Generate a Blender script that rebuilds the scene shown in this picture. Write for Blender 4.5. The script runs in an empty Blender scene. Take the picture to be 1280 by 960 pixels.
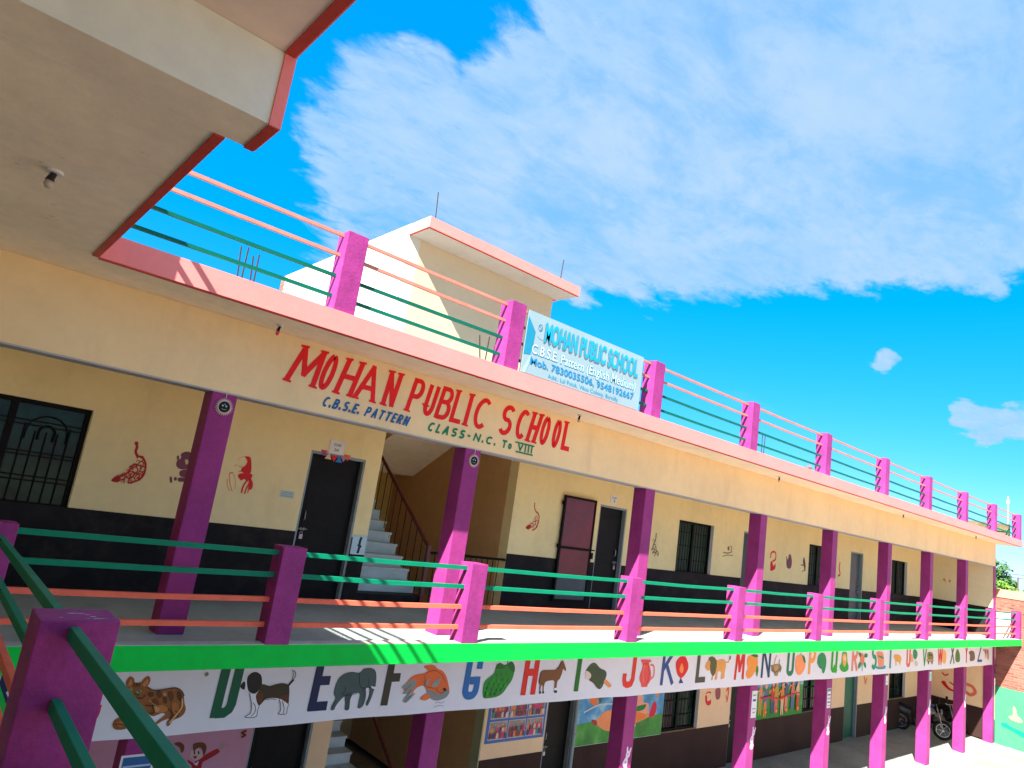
import bpy, bmesh, math, random
from mathutils import Vector, Matrix
from mathutils.geometry import tessellate_polygon
random.seed(7)
C = bpy.context.scene.collection
scene = bpy.context.scene
# ---------------------------------------------------------------- camera
cam = bpy.data.cameras.new("camera"); camo = bpy.data.objects.new("camera", cam); C.objects.link(camo)
cam.sensor_width = 36.0; cam.lens = 850.63/1280*36; cam.clip_start = .05; cam.clip_end = 3000
R = ((0.7395798219, -0.6571899252, 0.1453378449), (0.2350403775, 0.0498343324, -0.9707072475), (0.6306962089, 0.7520757551, 0.1913226348))
CAMZ = 5.161
camo.matrix_world = Matrix(((R[0][0], -R[1][0], -R[2][0], 0), (R[0][1], -R[1][1], -R[2][1], 0), (R[0][2], -R[1][2], -R[2][2], CAMZ), (0, 0, 0, 1)))
scene.camera = camo
scene.render.resolution_x = 1024; scene.render.resolution_y = 768
# ---------------------------------------------------------------- light
SUN = Vector((-.97, -.42, 1.0)).normalized()
EXPOSURE = 2.4
el = math.asin(SUN.z); rot = math.atan2(SUN.x, SUN.y)
w = bpy.data.worlds.new("World"); scene.world = w; w.use_nodes = True
nt = w.node_tree; nt.nodes.clear(); N = nt.nodes; L = nt.links
def wn(t, **kw):
    n = N.new(t)
    for k, v in kw.items(): setattr(n, k, v)
    return n
def wmath(op, a, b=None, c=None):
    n = wn('ShaderNodeMath', operation=op)
    for i, v in enumerate((a, b, c)):
        if v is None: continue
        if isinstance(v, (int, float)): n.inputs[i].default_value = v
        else: L.new(v, n.inputs[i])
    return n.outputs[0]
sky = wn('ShaderNodeTexSky', sky_type='NISHITA'); sky.sun_disc = False
sky.sun_elevation = el; sky.sun_rotation = rot; sky.altitude = 200; sky.air_density = 1.0; sky.dust_density = .3; sky.ozone_density = 3.0
hs = wn('ShaderNodeHueSaturation'); hs.inputs['Hue'].default_value = .472; hs.inputs['Saturation'].default_value = 1.5; hs.inputs['Value'].default_value = 1.0
L.new(sky.outputs[0], hs.inputs['Color'])
geo = wn('ShaderNodeTexCoord')
nrm = wn('ShaderNodeVectorMath', operation='NORMALIZE'); L.new(geo.outputs['Generated'], nrm.inputs[0])
D0 = nrm.outputs[0]
sep = wn('ShaderNodeSeparateXYZ'); L.new(D0, sep.inputs[0])
zz = wmath('MAXIMUM', sep.outputs[2], .03)
zz = wmath('ADD', zz, .12)
ux = wmath('DIVIDE', sep.outputs[0], zz); uy = wmath('DIVIDE', sep.outputs[1], zz)
cmb = wn('ShaderNodeCombineXYZ'); L.new(ux, cmb.inputs[0]); L.new(uy, cmb.inputs[1])
def noise(vec, scale, detail=6, rough=.55, dist=0.0):
    n = wn('ShaderNodeTexNoise'); n.inputs['Scale'].default_value = scale; n.inputs['Detail'].default_value = detail
    n.inputs['Roughness'].default_value = rough; n.inputs['Distortion'].default_value = dist
    L.new(vec, n.inputs['Vector']); return n.outputs[0]
def smooth(v, a, b):
    n = wn('ShaderNodeMapRange', interpolation_type='SMOOTHSTEP'); L.new(v, n.inputs[0])
    n.inputs[1].default_value = a; n.inputs[2].default_value = b; n.inputs[3].default_value = 0; n.inputs[4].default_value = 1
    return n.outputs[0]
rotm = wn('ShaderNodeMapping'); L.new(cmb.outputs[0], rotm.inputs[0]); rotm.inputs['Rotation'].default_value = (0, 0, math.radians(55)); rotm.inputs['Scale'].default_value = (.75, 1.2, 1)
n1 = noise(rotm.outputs[0], 1.9, 10, .60, .25)
n2 = noise(cmb.outputs[0], .9, 6, .55, .2)
n3 = noise(rotm.outputs[0], 6.5, 8, .65, .2)
rotf = wn('ShaderNodeMapping'); L.new(cmb.outputs[0], rotf.inputs[0]); rotf.inputs['Rotation'].default_value = (0, 0, math.radians(30)); rotf.inputs['Scale'].default_value = (.8, 1.3, 1)
n4 = noise(rotf.outputs[0], 13.0, 9, .68, .5)
n5 = noise(rotf.outputs[0], 3.2, 9, .66, .6)
# cloud banks: soft caps round fixed sky directions (the big bank over the school, wide unseen ones added elsewhere for fill light)
CAPS = [((0.3991, 0.787, 0.4706), 4, 9.5, 0.78), ((0.5706, 0.6639, 0.4834), 7, 12.5, 0.95), ((0.6685, 0.5018, 0.5489), 10, 15.5, 1), ((0.7734, 0.3482, 0.5298), 9, 13, 1), ((0.8372, 0.2199, 0.5007), 7, 11.5, 0.95), ((0.6886, 0.5926, 0.418), 2.5, 7, 0.8), ((0.7846, 0.4523, 0.424), 3, 6.5, 0.8), ((0.5472, 0.738, 0.3949), 3, 9, 0.75), ((0.4159, 0.8381, 0.353), 2, 7, 0.6), ((0.8104, 0.1347, 0.5701), 8, 16, 0.9), ((0.5493, 0.3806, 0.7439), 10, 18, 0.95), ((0.9018, 0.3424, 0.2635), 0.1, 1.2, 0.75), ((0.9445, 0.2608, 0.1999), 0.3, 1.6, 0.75), ((0.9519, 0.2379, 0.1933), 0.4, 1.9, 0.75), ((0.9571, 0.2115, 0.198), 0.3, 1.8, 0.7), ((-0.7849, -0.366, 0.5), 18, 32, 0.95), ((-0.2198, -0.604, 0.766), 20, 34, 1), ((0.2241, -0.8365, 0.5), 20, 34, 1), ((0.671, -0.4698, 0.5736), 14, 28, 0.9), ((-0.433, 0.75, 0.5), 10, 24, 0.8), ((-0.539, 0.1962, 0.8192), 10, 24, 0.8)]
dn = wn('ShaderNodeTexNoise'); dn.inputs['Scale'].default_value = 7.0; dn.inputs['Detail'].default_value = 5; L.new(rotm.outputs[0], dn.inputs['Vector'])
dv = wn('ShaderNodeVectorMath', operation='SUBTRACT'); L.new(dn.outputs['Color'], dv.inputs[0]); dv.inputs[1].default_value = (.5, .5, .5)
dw = wn('ShaderNodeVectorMath', operation='SCALE'); L.new(dv.outputs[0], dw.inputs[0]); dw.inputs['Scale'].default_value = .10
DD = wn('ShaderNodeVectorMath', operation='ADD'); L.new(D0, DD.inputs[0]); L.new(dw.outputs[0], DD.inputs[1])
ds_ = wn('ShaderNodeVectorMath', operation='SCALE'); L.new(dv.outputs[0], ds_.inputs[0]); ds_.inputs['Scale'].default_value = .055
DS = wn('ShaderNodeVectorMath', operation='ADD'); L.new(D0, DS.inputs[0]); L.new(ds_.outputs[0], DS.inputs[1])
DDn = wn('ShaderNodeVectorMath', operation='NORMALIZE'); L.new(DD.outputs[0], DDn.inputs[0]); DSn = wn('ShaderNodeVectorMath', operation='NORMALIZE'); L.new(DS.outputs[0], DSn.inputs[0])
tot = None
for d, a, b, s in CAPS:
    dp = wn('ShaderNodeVectorMath', operation='DOT_PRODUCT'); L.new(DDn.outputs[0] if b > 5 else DSn.outputs[0], dp.inputs[0]); dp.inputs[1].default_value = d
    m = wmath('MULTIPLY', smooth(dp.outputs['Value'], math.cos(math.radians(b)), math.cos(math.radians(a))), s)
    tot = m if tot is None else wmath('MAXIMUM', tot, m)
nn = wmath('ADD', wmath('MULTIPLY', n1, .60), wmath('MULTIPLY', n3, .40))
ragged = wmath('ADD', wmath('MULTIPLY', nn, .62), wmath('MULTIPLY', n4, .38))
field = wmath('ADD', tot, wmath('MULTIPLY', wmath('MULTIPLY', wmath('SUBTRACT', ragged, .5), 2.5), smooth(tot, 0.0, .30)))
bank = wmath('MULTIPLY', smooth(field, .16, .66), wmath('ADD', .62, wmath('MULTIPLY', smooth(wmath('ADD', wmath('MULTIPLY', n5, .7), wmath('MULTIPLY', n4, .3)), .36, .58), .38)))
thin = wmath('MULTIPLY', smooth(wmath('ADD', n2, wmath('MULTIPLY', n1, .5)), .86, 1.1), .22)
mask = wmath('MAXIMUM', wmath('MULTIPLY', bank, .95), thin)
mask = wmath('MULTIPLY', mask, smooth(sep.outputs[2], -.02, .03))
ccol = wn('ShaderNodeMix', data_type='RGBA'); ccol.inputs[6].default_value = (.72, 1.26, 1.92, 1); ccol.inputs[7].default_value = (1.02, 1.42, 1.84, 1)
L.new(smooth(wmath('ADD', wmath('MULTIPLY', n2, .35), wmath('ADD', wmath('MULTIPLY', n1, .40), wmath('MULTIPLY', n3, .25))), .40, .58), ccol.inputs[0])
cs = wn('ShaderNodeVectorMath', operation='SCALE'); L.new(ccol.outputs[2], cs.inputs[0]); cs.inputs['Scale'].default_value = 1.0
grade = wn('ShaderNodeMix', data_type='RGBA'); grade.inputs[0].default_value = .80; L.new(hs.outputs[0], grade.inputs[6]); grade.inputs[7].default_value = (.0, .62, 2.1, 1)
mx = wn('ShaderNodeMix', data_type='RGBA'); L.new(mask, mx.inputs[0]); L.new(grade.outputs[2], mx.inputs[6]); L.new(cs.outputs[0], mx.inputs[7])
bg = wn('ShaderNodeBackground'); bg.inputs['Strength'].default_value = .1; L.new(mx.outputs[2], bg.inputs['Color'])
wo = wn('ShaderNodeOutputWorld'); L.new(bg.outputs[0], wo.inputs['Surface'])
sl = bpy.data.lights.new("sun", 'SUN'); sl.energy = 3.7; sl.angle = math.radians(.53); sl.color = (1, .95, .86)
so = bpy.data.objects.new("sun", sl); C.objects.link(so); so.rotation_euler = SUN.to_track_quat('Z', 'Y').to_euler(); so.location = (-20, -10, 30)
scene.view_settings.view_transform = 'Standard'; scene.view_settings.look = 'None'
scene.view_settings.exposure = EXPOSURE; scene.view_settings.gamma = 1.0
scene.render.engine = 'CYCLES'
scene.cycles.max_bounces = 8; scene.cycles.diffuse_bounces = 5

# ---------------------------------------------------------------- materials
def lin(c):
    return tuple(((v/255)/12.92 if v/255 <= .04045 else ((v/255+.055)/1.055)**2.4) for v in c)
def base_mat(name):
    m = bpy.data.materials.new(name); m.use_nodes = True
    return m, m.node_tree, m.node_tree.nodes['Principled BSDF']
def paint(name, rgb, rough=.55, var=.10, scale=2.5, bump=.15, bscale=40, spec=.35, stain=None, stain_amt=.0, metallic=0, streak=0, chips=None):
    """painted or plastered surface: broad tone drift, fine grain, optional stains and chips"""
    m, t, b = base_mat(name)
    tc = t.nodes.new('ShaderNodeTexCoord'); ge = t.nodes.new('ShaderNodeNewGeometry')
    P = ge.outputs['Position']
    def nz(sc, det, vec=P, ro=.6):
        n = t.nodes.new('ShaderNodeTexNoise'); n.inputs['Scale'].default_value = sc; n.inputs['Detail'].default_value = det; n.inputs['Roughness'].default_value = ro
        t.links.new(vec, n.inputs['Vector']); return n.outputs[0]
    def mr(v, a, b_, c, d):
        n = t.nodes.new('ShaderNodeMapRange'); t.links.new(v, n.inputs[0])
        for i, x in enumerate((a, b_, c, d)): n.inputs[i+1].default_value = x
        return n.outputs[0]
    v = mr(nz(scale, 5), .3, .7, 1-var, 1+var)
    v2 = mr(nz(scale*9, 4), .3, .7, 1-var*.5, 1+var*.5)
    mu = t.nodes.new('ShaderNodeMath'); mu.operation = 'MULTIPLY'; t.links.new(v, mu.inputs[0]); t.links.new(v2, mu.inputs[1])
    sc = t.nodes.new('ShaderNodeVectorMath'); sc.operation = 'SCALE'; sc.inputs[0].default_value = rgb; t.links.new(mu.outputs[0], sc.inputs['Scale'])
    col = sc.outputs[0]
    if stain is not None:
        vec = P
        if streak:
            mp = t.nodes.new('ShaderNodeVectorMath'); mp.operation = 'MULTIPLY'; t.links.new(P, mp.inputs[0]); mp.inputs[1].default_value = (1, 1, 1/streak); vec = mp.outputs[0]
        k = mr(nz(2.2, 8, vec, .7), .5, .75, 0, stain_amt)
        mx = t.nodes.new('ShaderNodeMix'); mx.data_type = 'RGBA'; t.links.new(k, mx.inputs[0]); t.links.new(col, mx.inputs[6]); mx.inputs[7].default_value = (*stain, 1); col = mx.outputs[2]
    if chips is not None:
        k = mr(nz(55, 3, P, .6), .70, .73, 0, .85)
        mx = t.nodes.new('ShaderNodeMix'); mx.data_type = 'RGBA'; t.links.new(k, mx.inputs[0]); t.links.new(col, mx.inputs[6]); mx.inputs[7].default_value = (*chips, 1); col = mx.outputs[2]
    t.links.new(col, b.inputs['Base Color'])
    b.inputs['Roughness'].default_value = rough; b.inputs['Specular IOR Level'].default_value = spec; b.inputs['Metallic'].default_value = metallic
    if bump:
        bn = t.nodes.new('ShaderNodeBump'); bn.inputs['Strength'].default_value = bump; bn.inputs['Distance'].default_value = .01
        t.links.new(nz(bscale, 5), bn.inputs['Height']); t.links.new(bn.outputs[0], b.inputs['Normal'])
    return m
_flat = {}
def pigment(c):
    c = tuple(c)
    if c not in _flat:
        _flat[c] = paint('paint_%d_%d_%d' % c, lin(c), rough=.5, var=.07, scale=6, bump=0, spec=.3)
    return _flat[c]
PURPLE = paint('purple_paint', (.31, .036, .185), .5, .14, 2.0, .3, 30, .15, stain=(.17, .02, .13), stain_amt=.5)
PURPLE_CHIP = paint('chipped_purple_paint', (.30, .036, .185), .5, .18, 3.0, .4, 35, .15, stain=(.15, .02, .12), stain_amt=.6)
YELLOW = paint('yellow_wall_paint', (.88, .73, .38), .7, .06, .7, .18, 22, .2, stain=(.68, .54, .29), stain_amt=.42, streak=2.5)
PEACH = paint('peach_wall_paint', (.88, .63, .38), .7, .05, .8, .12, 45, .2)
BEAM = paint('pale_orange_paint', (.90, .69, .375), .7, .06, .6, .18, 22, .2, stain=(.66, .49, .29), stain_amt=.42, streak=3.5)
CREAM = paint('cream_paint', (.78, .66, .42), .7, .05, .8, .1, 45, .2)
LIMEWASH = paint('white_limewash', (.56, .56, .50), .8, .06, .8, .15, 40, .2, stain=(.44, .42, .36), stain_amt=.4)
SOFFIT = paint('soffit_limewash', (.93, .81, .60), .85, .10, .9, .25, 18, .15, stain=(.80, .74, .58), stain_amt=.6)
DADO = paint('dark_dado_paint', (.014, .012, .013), .6, .25, 1.2, .12, 40, .12, stain=(.055, .048, .045), stain_amt=.5)
DADOB = paint('brown_dado_paint', (.045, .022, .019), .6, .2, 1.2, .12, 40, .12, stain=(.03, .025, .022), stain_amt=.4)
PINK = paint('pink_slab_paint', (.88, .25, .225), .55, .06, 1.5, .15, 30, .3, stain=(.75, .24, .2), stain_amt=.3, streak=3)
DRIP = paint('red_drip_edge_paint', (.50, .055, .04), .55, .12, 2, .1, 40, .3)
GREEN = paint('bright_green_paint', (.001, .58, .062), .55, .07, 1.2, .2, 22, .12, stain=(.012, .36, .05), stain_amt=.45, streak=3)
RAILG = paint('green_rail_paint', (.001, .21, .11), .5, .10, 5, .08, 60, .12)
RAILS = paint('salmon_rail_paint', (.85, .16, .09), .5, .10, 5, .08, 60, .15)
RAILG2 = paint('dark_green_rail_paint', (.001, .115, .075), .5, .10, 5, .08, 60, .12)  # roof bars: darker green than the gallery bars
RAILS2 = paint('dull_salmon_rail_paint', (.56, .20, .15), .5, .12, 5, .08, 60, .15)  # roof bars: duller salmon than the gallery bars
BLACK = paint('black_door_paint', (.008, .008, .008), .5, .3, 2, .08, 30, .15)
GREYJ = paint('grey_frame_paint', (.25, .31, .34), .5, .1, 3, .1, 40, .3)
BURG = paint('burgundy_door_paint', (.16, .012, .03), .3, .25, 1.8, .08, 20, .5, stain=(.07, .02, .05), stain_amt=.5)
FLOOR = paint('grey_cement_floor', (.34, .40, .395), .55, .16, .8, .12, 20, .4, stain=(.25, .27, .26), stain_amt=.5)
GFLOOR = paint('ground_gallery_cement', (.30, .30, .27), .6, .2, .9, .15, 18, .3, stain=(.20, .20, .18), stain_amt=.6)
CONC = paint('raw_concrete', (.34, .33, .30), .85, .15, 1.5, .4, 14, .2)
STEP = paint('stair_marble', (.52, .62, .62), .45, .12, 3, .05, 20, .4, stain=(.34, .42, .43), stain_amt=.5)
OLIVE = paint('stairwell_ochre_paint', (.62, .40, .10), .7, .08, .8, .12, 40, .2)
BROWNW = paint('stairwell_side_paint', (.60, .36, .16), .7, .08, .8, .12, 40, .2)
MAROON = paint('maroon_handrail_paint', (.10, .008, .012), .35, .1, 4, .05, 40, .5)
IRON = paint('black_iron', (.006, .006, .006), .55, .2, 6, .1, 50, .12)
FLEX = paint('white_banner_vinyl', (.80, .79, .84), .5, .03, .8, .03, 8, .25)
STEEL = paint('dull_steel', (.35, .35, .36), .35, .1, 8, .05, 50, .5, metallic=.8)
RUST = paint('rusty_rebar', (.04, .03, .03), .8, .2, 20, .3, 80, .2)
TURQ = paint('turquoise_wall_paint', (.055, .29, .14), .7, .08, 1.0, .15, 30, .2, stain=(.03, .24, .10), stain_amt=.6)
TIMB = paint('white_plaster', (.72, .74, .74), .8, .05, 1, .2, 30, .2)
WHITE = paint('white_paper', (.75, .75, .74), .6, .05, 5, .0, 30, .3)
SILV = paint('silver_fairing', (.16, .17, .17), .3, .05, 5, .0, 30, .5, metallic=.3)
RUBBER = paint('black_rubber', (.012, .012, .013), .7, .2, 8, .1, 60, .3)
BLUEP = paint('blue_plastic', (.01, .11, .4), .4, .1, 5, .0, 30, .5)
BARK = paint('tree_bark', (.10, .07, .045), .9, .3, 4, .6, 12, .1)
EARTH = paint('dusty_earth', (.30, .22, .15), .95, .2, .05, .3, 2, .1, stain=(.10, .16, .05), stain_amt=.9)

def glass_mat():
    m, t, b = base_mat('dark_window_glass')
    ge = t.nodes.new('ShaderNodeNewGeometry')
    n = t.nodes.new('ShaderNodeTexNoise'); n.inputs['Scale'].default_value = 2.2; n.inputs['Detail'].default_value = 4; t.links.new(ge.outputs['Position'], n.inputs['Vector'])
    r = t.nodes.new('ShaderNodeValToRGB'); r.color_ramp.elements[0].position = .35; r.color_ramp.elements[0].color = (.004, .016, .012, 1)
    r.color_ramp.elements[1].position = .75; r.color_ramp.elements[1].color = (.018, .075, .05, 1)
    t.links.new(n.outputs[0], r.inputs[0]); t.links.new(r.outputs[0], b.inputs['Base Color']); b.inputs['Roughness'].default_value = .15; b.inputs['Specular IOR Level'].default_value = .18
    return m
GLASS = glass_mat()
def curtain_mat():
    m, t, b = base_mat('striped_green_curtain')
    ge = t.nodes.new('ShaderNodeNewGeometry')
    wv = t.nodes.new('ShaderNodeTexWave'); wv.bands_direction = 'X'; wv.inputs['Scale'].default_value = 5.5; wv.inputs['Distortion'].default_value = 1.5; wv.inputs['Detail Scale'].default_value = .4
    t.links.new(ge.outputs['Position'], wv.inputs['Vector'])
    r = t.nodes.new('ShaderNodeValToRGB'); r.color_ramp.elements[0].color = (.004, .016, .007, 1); r.color_ramp.elements[1].color = (.028, .075, .035, 1)
    t.links.new(wv.outputs[0], r.inputs[0]); t.links.new(r.outputs[0], b.inputs['Base Color']); b.inputs['Roughness'].default_value = .6
    return m
CURT = curtain_mat()
def brick_mat():
    m, t, b = base_mat('red_brickwork')
    ge = t.nodes.new('ShaderNodeNewGeometry'); sp = t.nodes.new('ShaderNodeSeparateXYZ'); t.links.new(ge.outputs['Position'], sp.inputs[0])
    cb = t.nodes.new('ShaderNodeCombineXYZ'); ad = t.nodes.new('ShaderNodeMath'); ad.operation = 'ADD'
    t.links.new(sp.outputs[0], ad.inputs[0]); t.links.new(sp.outputs[1], ad.inputs[1]); t.links.new(ad.outputs[0], cb.inputs[0]); t.links.new(sp.outputs[2], cb.inputs[1])
    br = t.nodes.new('ShaderNodeTexBrick'); br.inputs['Scale'].default_value = 1.0; br.inputs['Brick Width'].default_value = .24; br.inputs['Row Height'].default_value = .085
    br.inputs['Mortar Size'].default_value = .012; br.inputs['Color1'].default_value = (.25, .06, .04, 1); br.inputs['Color2'].default_value = (.38, .12, .085, 1); br.inputs['Mortar'].default_value = (.24, .15, .12, 1)
    t.links.new(cb.outputs[0], br.inputs['Vector'])
    n = t.nodes.new('ShaderNodeTexNoise'); n.inputs['Scale'].default_value = 2.5; n.inputs['Detail'].default_value = 8; t.links.new(ge.outputs['Position'], n.inputs['Vector'])
    mr = t.nodes.new('ShaderNodeMapRange'); t.links.new(n.outputs[0], mr.inputs[0]); mr.inputs[1].default_value = .48; mr.inputs[2].default_value = .68; mr.inputs[3].default_value = 0; mr.inputs[4].default_value = .8
    mx = t.nodes.new('ShaderNodeMix'); mx.data_type = 'RGBA'; t.links.new(mr.outputs[0], mx.inputs[0]); t.links.new(br.outputs[0], mx.inputs[6]); mx.inputs[7].default_value = (.13, .08, .05, 1)
    t.links.new(mx.outputs[2], b.inputs['Base Color']); b.inputs['Roughness'].default_value = .9
    bp = t.nodes.new('ShaderNodeBump'); bp.inputs['Strength'].default_value = .6; bp.inputs['Distance'].default_value = .02; t.links.new(br.outputs['Fac'], bp.inputs['Height']); bp.invert = True; t.links.new(bp.outputs[0], b.inputs['Normal'])
    return m
BRICK = brick_mat()
def court_mat():
    m, t, b = base_mat('courtyard_cement')
    ge = t.nodes.new('ShaderNodeNewGeometry')
    def nz(sc, de, dist=0):
        n = t.nodes.new('ShaderNodeTexNoise'); n.inputs['Scale'].default_value = sc; n.inputs['Detail'].default_value = de; n.inputs['Distortion'].default_value = dist; t.links.new(ge.outputs['Position'], n.inputs['Vector']); return n.outputs[0]
    def mix(f, a, c):
        mx = t.nodes.new('ShaderNodeMix'); mx.data_type = 'RGBA'; t.links.new(f, mx.inputs[0])
        if isinstance(a, tuple): mx.inputs[6].default_value = a
        else: t.links.new(a, mx.inputs[6])
        mx.inputs[7].default_value = c; return mx.outputs[2]
    def mr(v, a, b_, c, d):
        n = t.nodes.new('ShaderNodeMapRange'); t.links.new(v, n.inputs[0])
        for i, x in enumerate((a, b_, c, d)): n.inputs[i+1].default_value = x
        return n.outputs[0]
    col = mix(mr(nz(.5, 7, 1.0), .45, .65, 0, .75), (.34, .29, .25, 1), (.38, .155, .135, 1))
    col = mix(mr(nz(2.2, 8, .5), .52, .72, 0, .5), col, (.30, .22, .19, 1))
    t.links.new(col, b.inputs['Base Color']); b.inputs['Roughness'].default_value = .85
    return m
COURT = court_mat()
def mural_mat(name, kind):
    m, t, b = base_mat(name)
    ge = t.nodes.new('ShaderNodeNewGeometry')
    n = t.nodes.new('ShaderNodeTexNoise'); n.inputs['Scale'].default_value = 3.5 if kind != 'photo' else 14; n.inputs['Detail'].default_value = 6; t.links.new(ge.outputs['Position'], n.inputs['Vector'])
    r = t.nodes.new('ShaderNodeValToRGB'); cr = r.color_ramp
    stops = {'sky': [(.3, (.02, .20, .45)), (.5, (.06, .33, .60)), (.66, (.35, .6, .75))],
             'grass': [(.3, (.01, .18, .015)), (.55, (.03, .30, .03)), (.75, (.12, .42, .08))],
             'photo': [(.30, (.45, .05, .10)), (.42, (.6, .25, .2)), (.5, (.08, .25, .22)), (.58, (.55, .35, .35)), (.7, (.5, .12, .25))]}[kind]
    cr.elements[0].position = stops[0][0]; cr.elements[0].color = (*stops[0][1], 1); cr.elements[1].position = stops[-1][0]; cr.elements[1].color = (*stops[-1][1], 1)
    for p, c in stops[1:-1]:
        e = cr.elements.new(p); e.color = (*c, 1)
    t.links.new(n.outputs[0], r.inputs[0]); t.links.new(r.outputs[0], b.inputs['Base Color']); b.inputs['Roughness'].default_value = .5
    return m
MSKY = mural_mat('mural_sky_paint', 'sky'); MGRASS = mural_mat('mural_grass_paint', 'grass'); MPHOTO = mural_mat('printed_photo', 'photo')
MPINK = paint('pink_mural_paint', (.62, .30, .40), .6, .06, 1, .05, 30, .3)
def leaf_mat(name, a, c):
    m, t, b = base_mat(name)
    ob = t.nodes.new('ShaderNodeNewGeometry')
    r = t.nodes.new('ShaderNodeValToRGB'); r.color_ramp.elements[0].color = (*a, 1); r.color_ramp.elements[1].color = (*c, 1)
    t.links.new(ob.outputs['Random Per Island'], r.inputs[0]); t.links.new(r.outputs[0], b.inputs['Base Color']); b.inputs['Roughness'].default_value = .7
    return m
LEAF = leaf_mat('dark_leaves', (.012, .06, .015), (.05, .15, .03)); LEAF2 = leaf_mat('bright_leaves', (.06, .16, .02), (.16, .30, .03))

# ---------------------------------------------------------------- builders
def link(name, me, parent=None, mats=()):
    o = bpy.data.objects.new(name, me)
    for m in mats: me.materials.append(m)
    C.objects.link(o)
    if parent is not None:
        o.parent = parent; o.location = -world_loc(parent)
    return o
def world_loc(o):
    v = Vector((0, 0, 0))
    while o is not None:
        v = v + o.location; o = o.parent
    return v
def thing(name, label, cat, loc=(0, 0, 0), group=None):
    o = bpy.data.objects.new(name, None); C.objects.link(o); o.location = loc; o.empty_display_size = .2
    o['label'] = label; o['category'] = cat
    if group: o['group'] = group
    return o
def tag(o, label, cat, group=None):
    o['label'] = label; o['category'] = cat
    if group: o['group'] = group
    return o
class MB:
    def __init__(s): s.v = []; s.f = []; s.m = []
    def box(s, x0, x1, y0, y1, z0, z1, mi=0):
        b = len(s.v)
        s.v += [(x0, y0, z0), (x1, y0, z0), (x1, y1, z0), (x0, y1, z0), (x0, y0, z1), (x1, y0, z1), (x1, y1, z1), (x0, y1, z1)]
        for f in ((0, 3, 2, 1), (4, 5, 6, 7), (0, 1, 5, 4), (1, 2, 6, 5), (2, 3, 7, 6), (3, 0, 4, 7)): s.f.append(tuple(b+i for i in f)); s.m.append(mi)
        return s
    def poly(s, pts, mi=0):
        b = len(s.v); s.v += [tuple(p) for p in pts]
        for tri in tessellate_polygon([[Vector(p) for p in pts]]):
            a, c, d = [Vector(pts[i]) for i in tri]
            s.f.append(tuple(b+i for i in tri)); s.m.append(mi)
        return s
    def quad(s, a, b_, c, d, mi=0):
        b = len(s.v); s.v += [tuple(a), tuple(b_), tuple(c), tuple(d)]; s.f.append((b, b+1, b+2, b+3)); s.m.append(mi); return s
    def prism(s, pts, d, mi=0):
        """pts: planar loop, d: extrusion vector"""
        b = len(s.v); n = len(pts); s.v += [tuple(p) for p in pts] + [tuple(Vector(p)+Vector(d)) for p in pts]
        s.f.append(tuple(range(b, b+n))); s.f.append(tuple(range(b+2*n-1, b+n-1, -1))); s.m += [mi, mi]
        for i in range(n):
            j = (i+1) % n; s.f.append((b+i, b+n+i, b+n+j, b+j)); s.m.append(mi)
        return s
    def tube(s, pts, r, n=8, mi=0, caps=True):
        pts = [Vector(p) for p in pts]; b = len(s.v)
        rs = r if isinstance(r, (list, tuple)) else [r]*len(pts)
        for i, p in enumerate(pts):
            d = (pts[min(i+1, len(pts)-1)] - pts[max(i-1, 0)]).normalized()
            u = d.cross(Vector((0, 0, 1)) if abs(d.z) < .9 else Vector((1, 0, 0))).normalized(); v = d.cross(u)
            for k in range(n):
                a = 2*math.pi*k/n + (math.pi/4 if n == 4 else 0); s.v.append(tuple(p + u*math.cos(a)*rs[i] + v*math.sin(a)*rs[i]))
        for i in range(len(pts)-1):
            for k in range(n):
                s.f.append((b+i*n+k, b+i*n+(k+1) % n, b+(i+1)*n+(k+1) % n, b+(i+1)*n+k)); s.m.append(mi)
        if caps:
            s.f.append(tuple(b+k for k in range(n-1, -1, -1))); s.f.append(tuple(b+(len(pts)-1)*n+k for k in range(n))); s.m += [mi, mi]
        return s
    def torus(s, c, axis, R_, r, n=20, k=6, mi=0):
        c = Vector(c); axis = Vector(axis).normalized(); u = axis.orthogonal().normalized(); v = axis.cross(u); b = len(s.v)
        for i in range(n):
            a = 2*math.pi*i/n; d = u*math.cos(a)+v*math.sin(a)
            for j in range(k):
                q = 2*math.pi*j/k; s.v.append(tuple(c + d*(R_+r*math.cos(q)) + axis*r*math.sin(q)))
        for i in range(n):
            for j in range(k):
                s.f.append((b+i*k+j, b+((i+1) % n)*k+j, b+((i+1) % n)*k+(j+1) % k, b+i*k+(j+1) % k)); s.m.append(mi)
        return s
    def disc(s, c, axis, r, n=16, mi=0):
        c = Vector(c); axis = Vector(axis).normalized(); u = axis.orthogonal().normalized(); v = axis.cross(u); b = len(s.v)
        for i in range(n):
            a = 2*math.pi*i/n; s.v.append(tuple(c + (u*math.cos(a)+v*math.sin(a))*r))
        s.f.append(tuple(range(b, b+n))); s.m.append(mi); return s
    def build(s, name, mats, parent=None, bevel=0, smooth=False):
        me = bpy.data.meshes.new(name); me.from_pydata(s.v, [], s.f); me.update()
        if not isinstance(mats, (list, tuple)): mats = [mats]
        o = link(name, me, parent, mats)
        for p, mi in zip(me.polygons, s.m):
            p.material_index = mi; p.use_smooth = smooth
        if bevel:
            bm = bmesh.new(); bm.from_mesh(me)
            bmesh.ops.recalc_face_normals(bm, faces=bm.faces)
            bmesh.ops.bevel(bm, geom=list(bm.edges), offset=bevel, segments=2, affect='EDGES', profile=.6)
            bm.to_mesh(me); bm.free()
        return o
def boxo(name, mat, parent, *a, bevel=0): return MB().box(*a).build(name, mat, parent, bevel=bevel)
def share(src, name, dx, parent):
    o = src.copy(); C.objects.link(o); o.name = name; o.parent = parent; o.location = src.location + Vector(dx); return o

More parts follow.
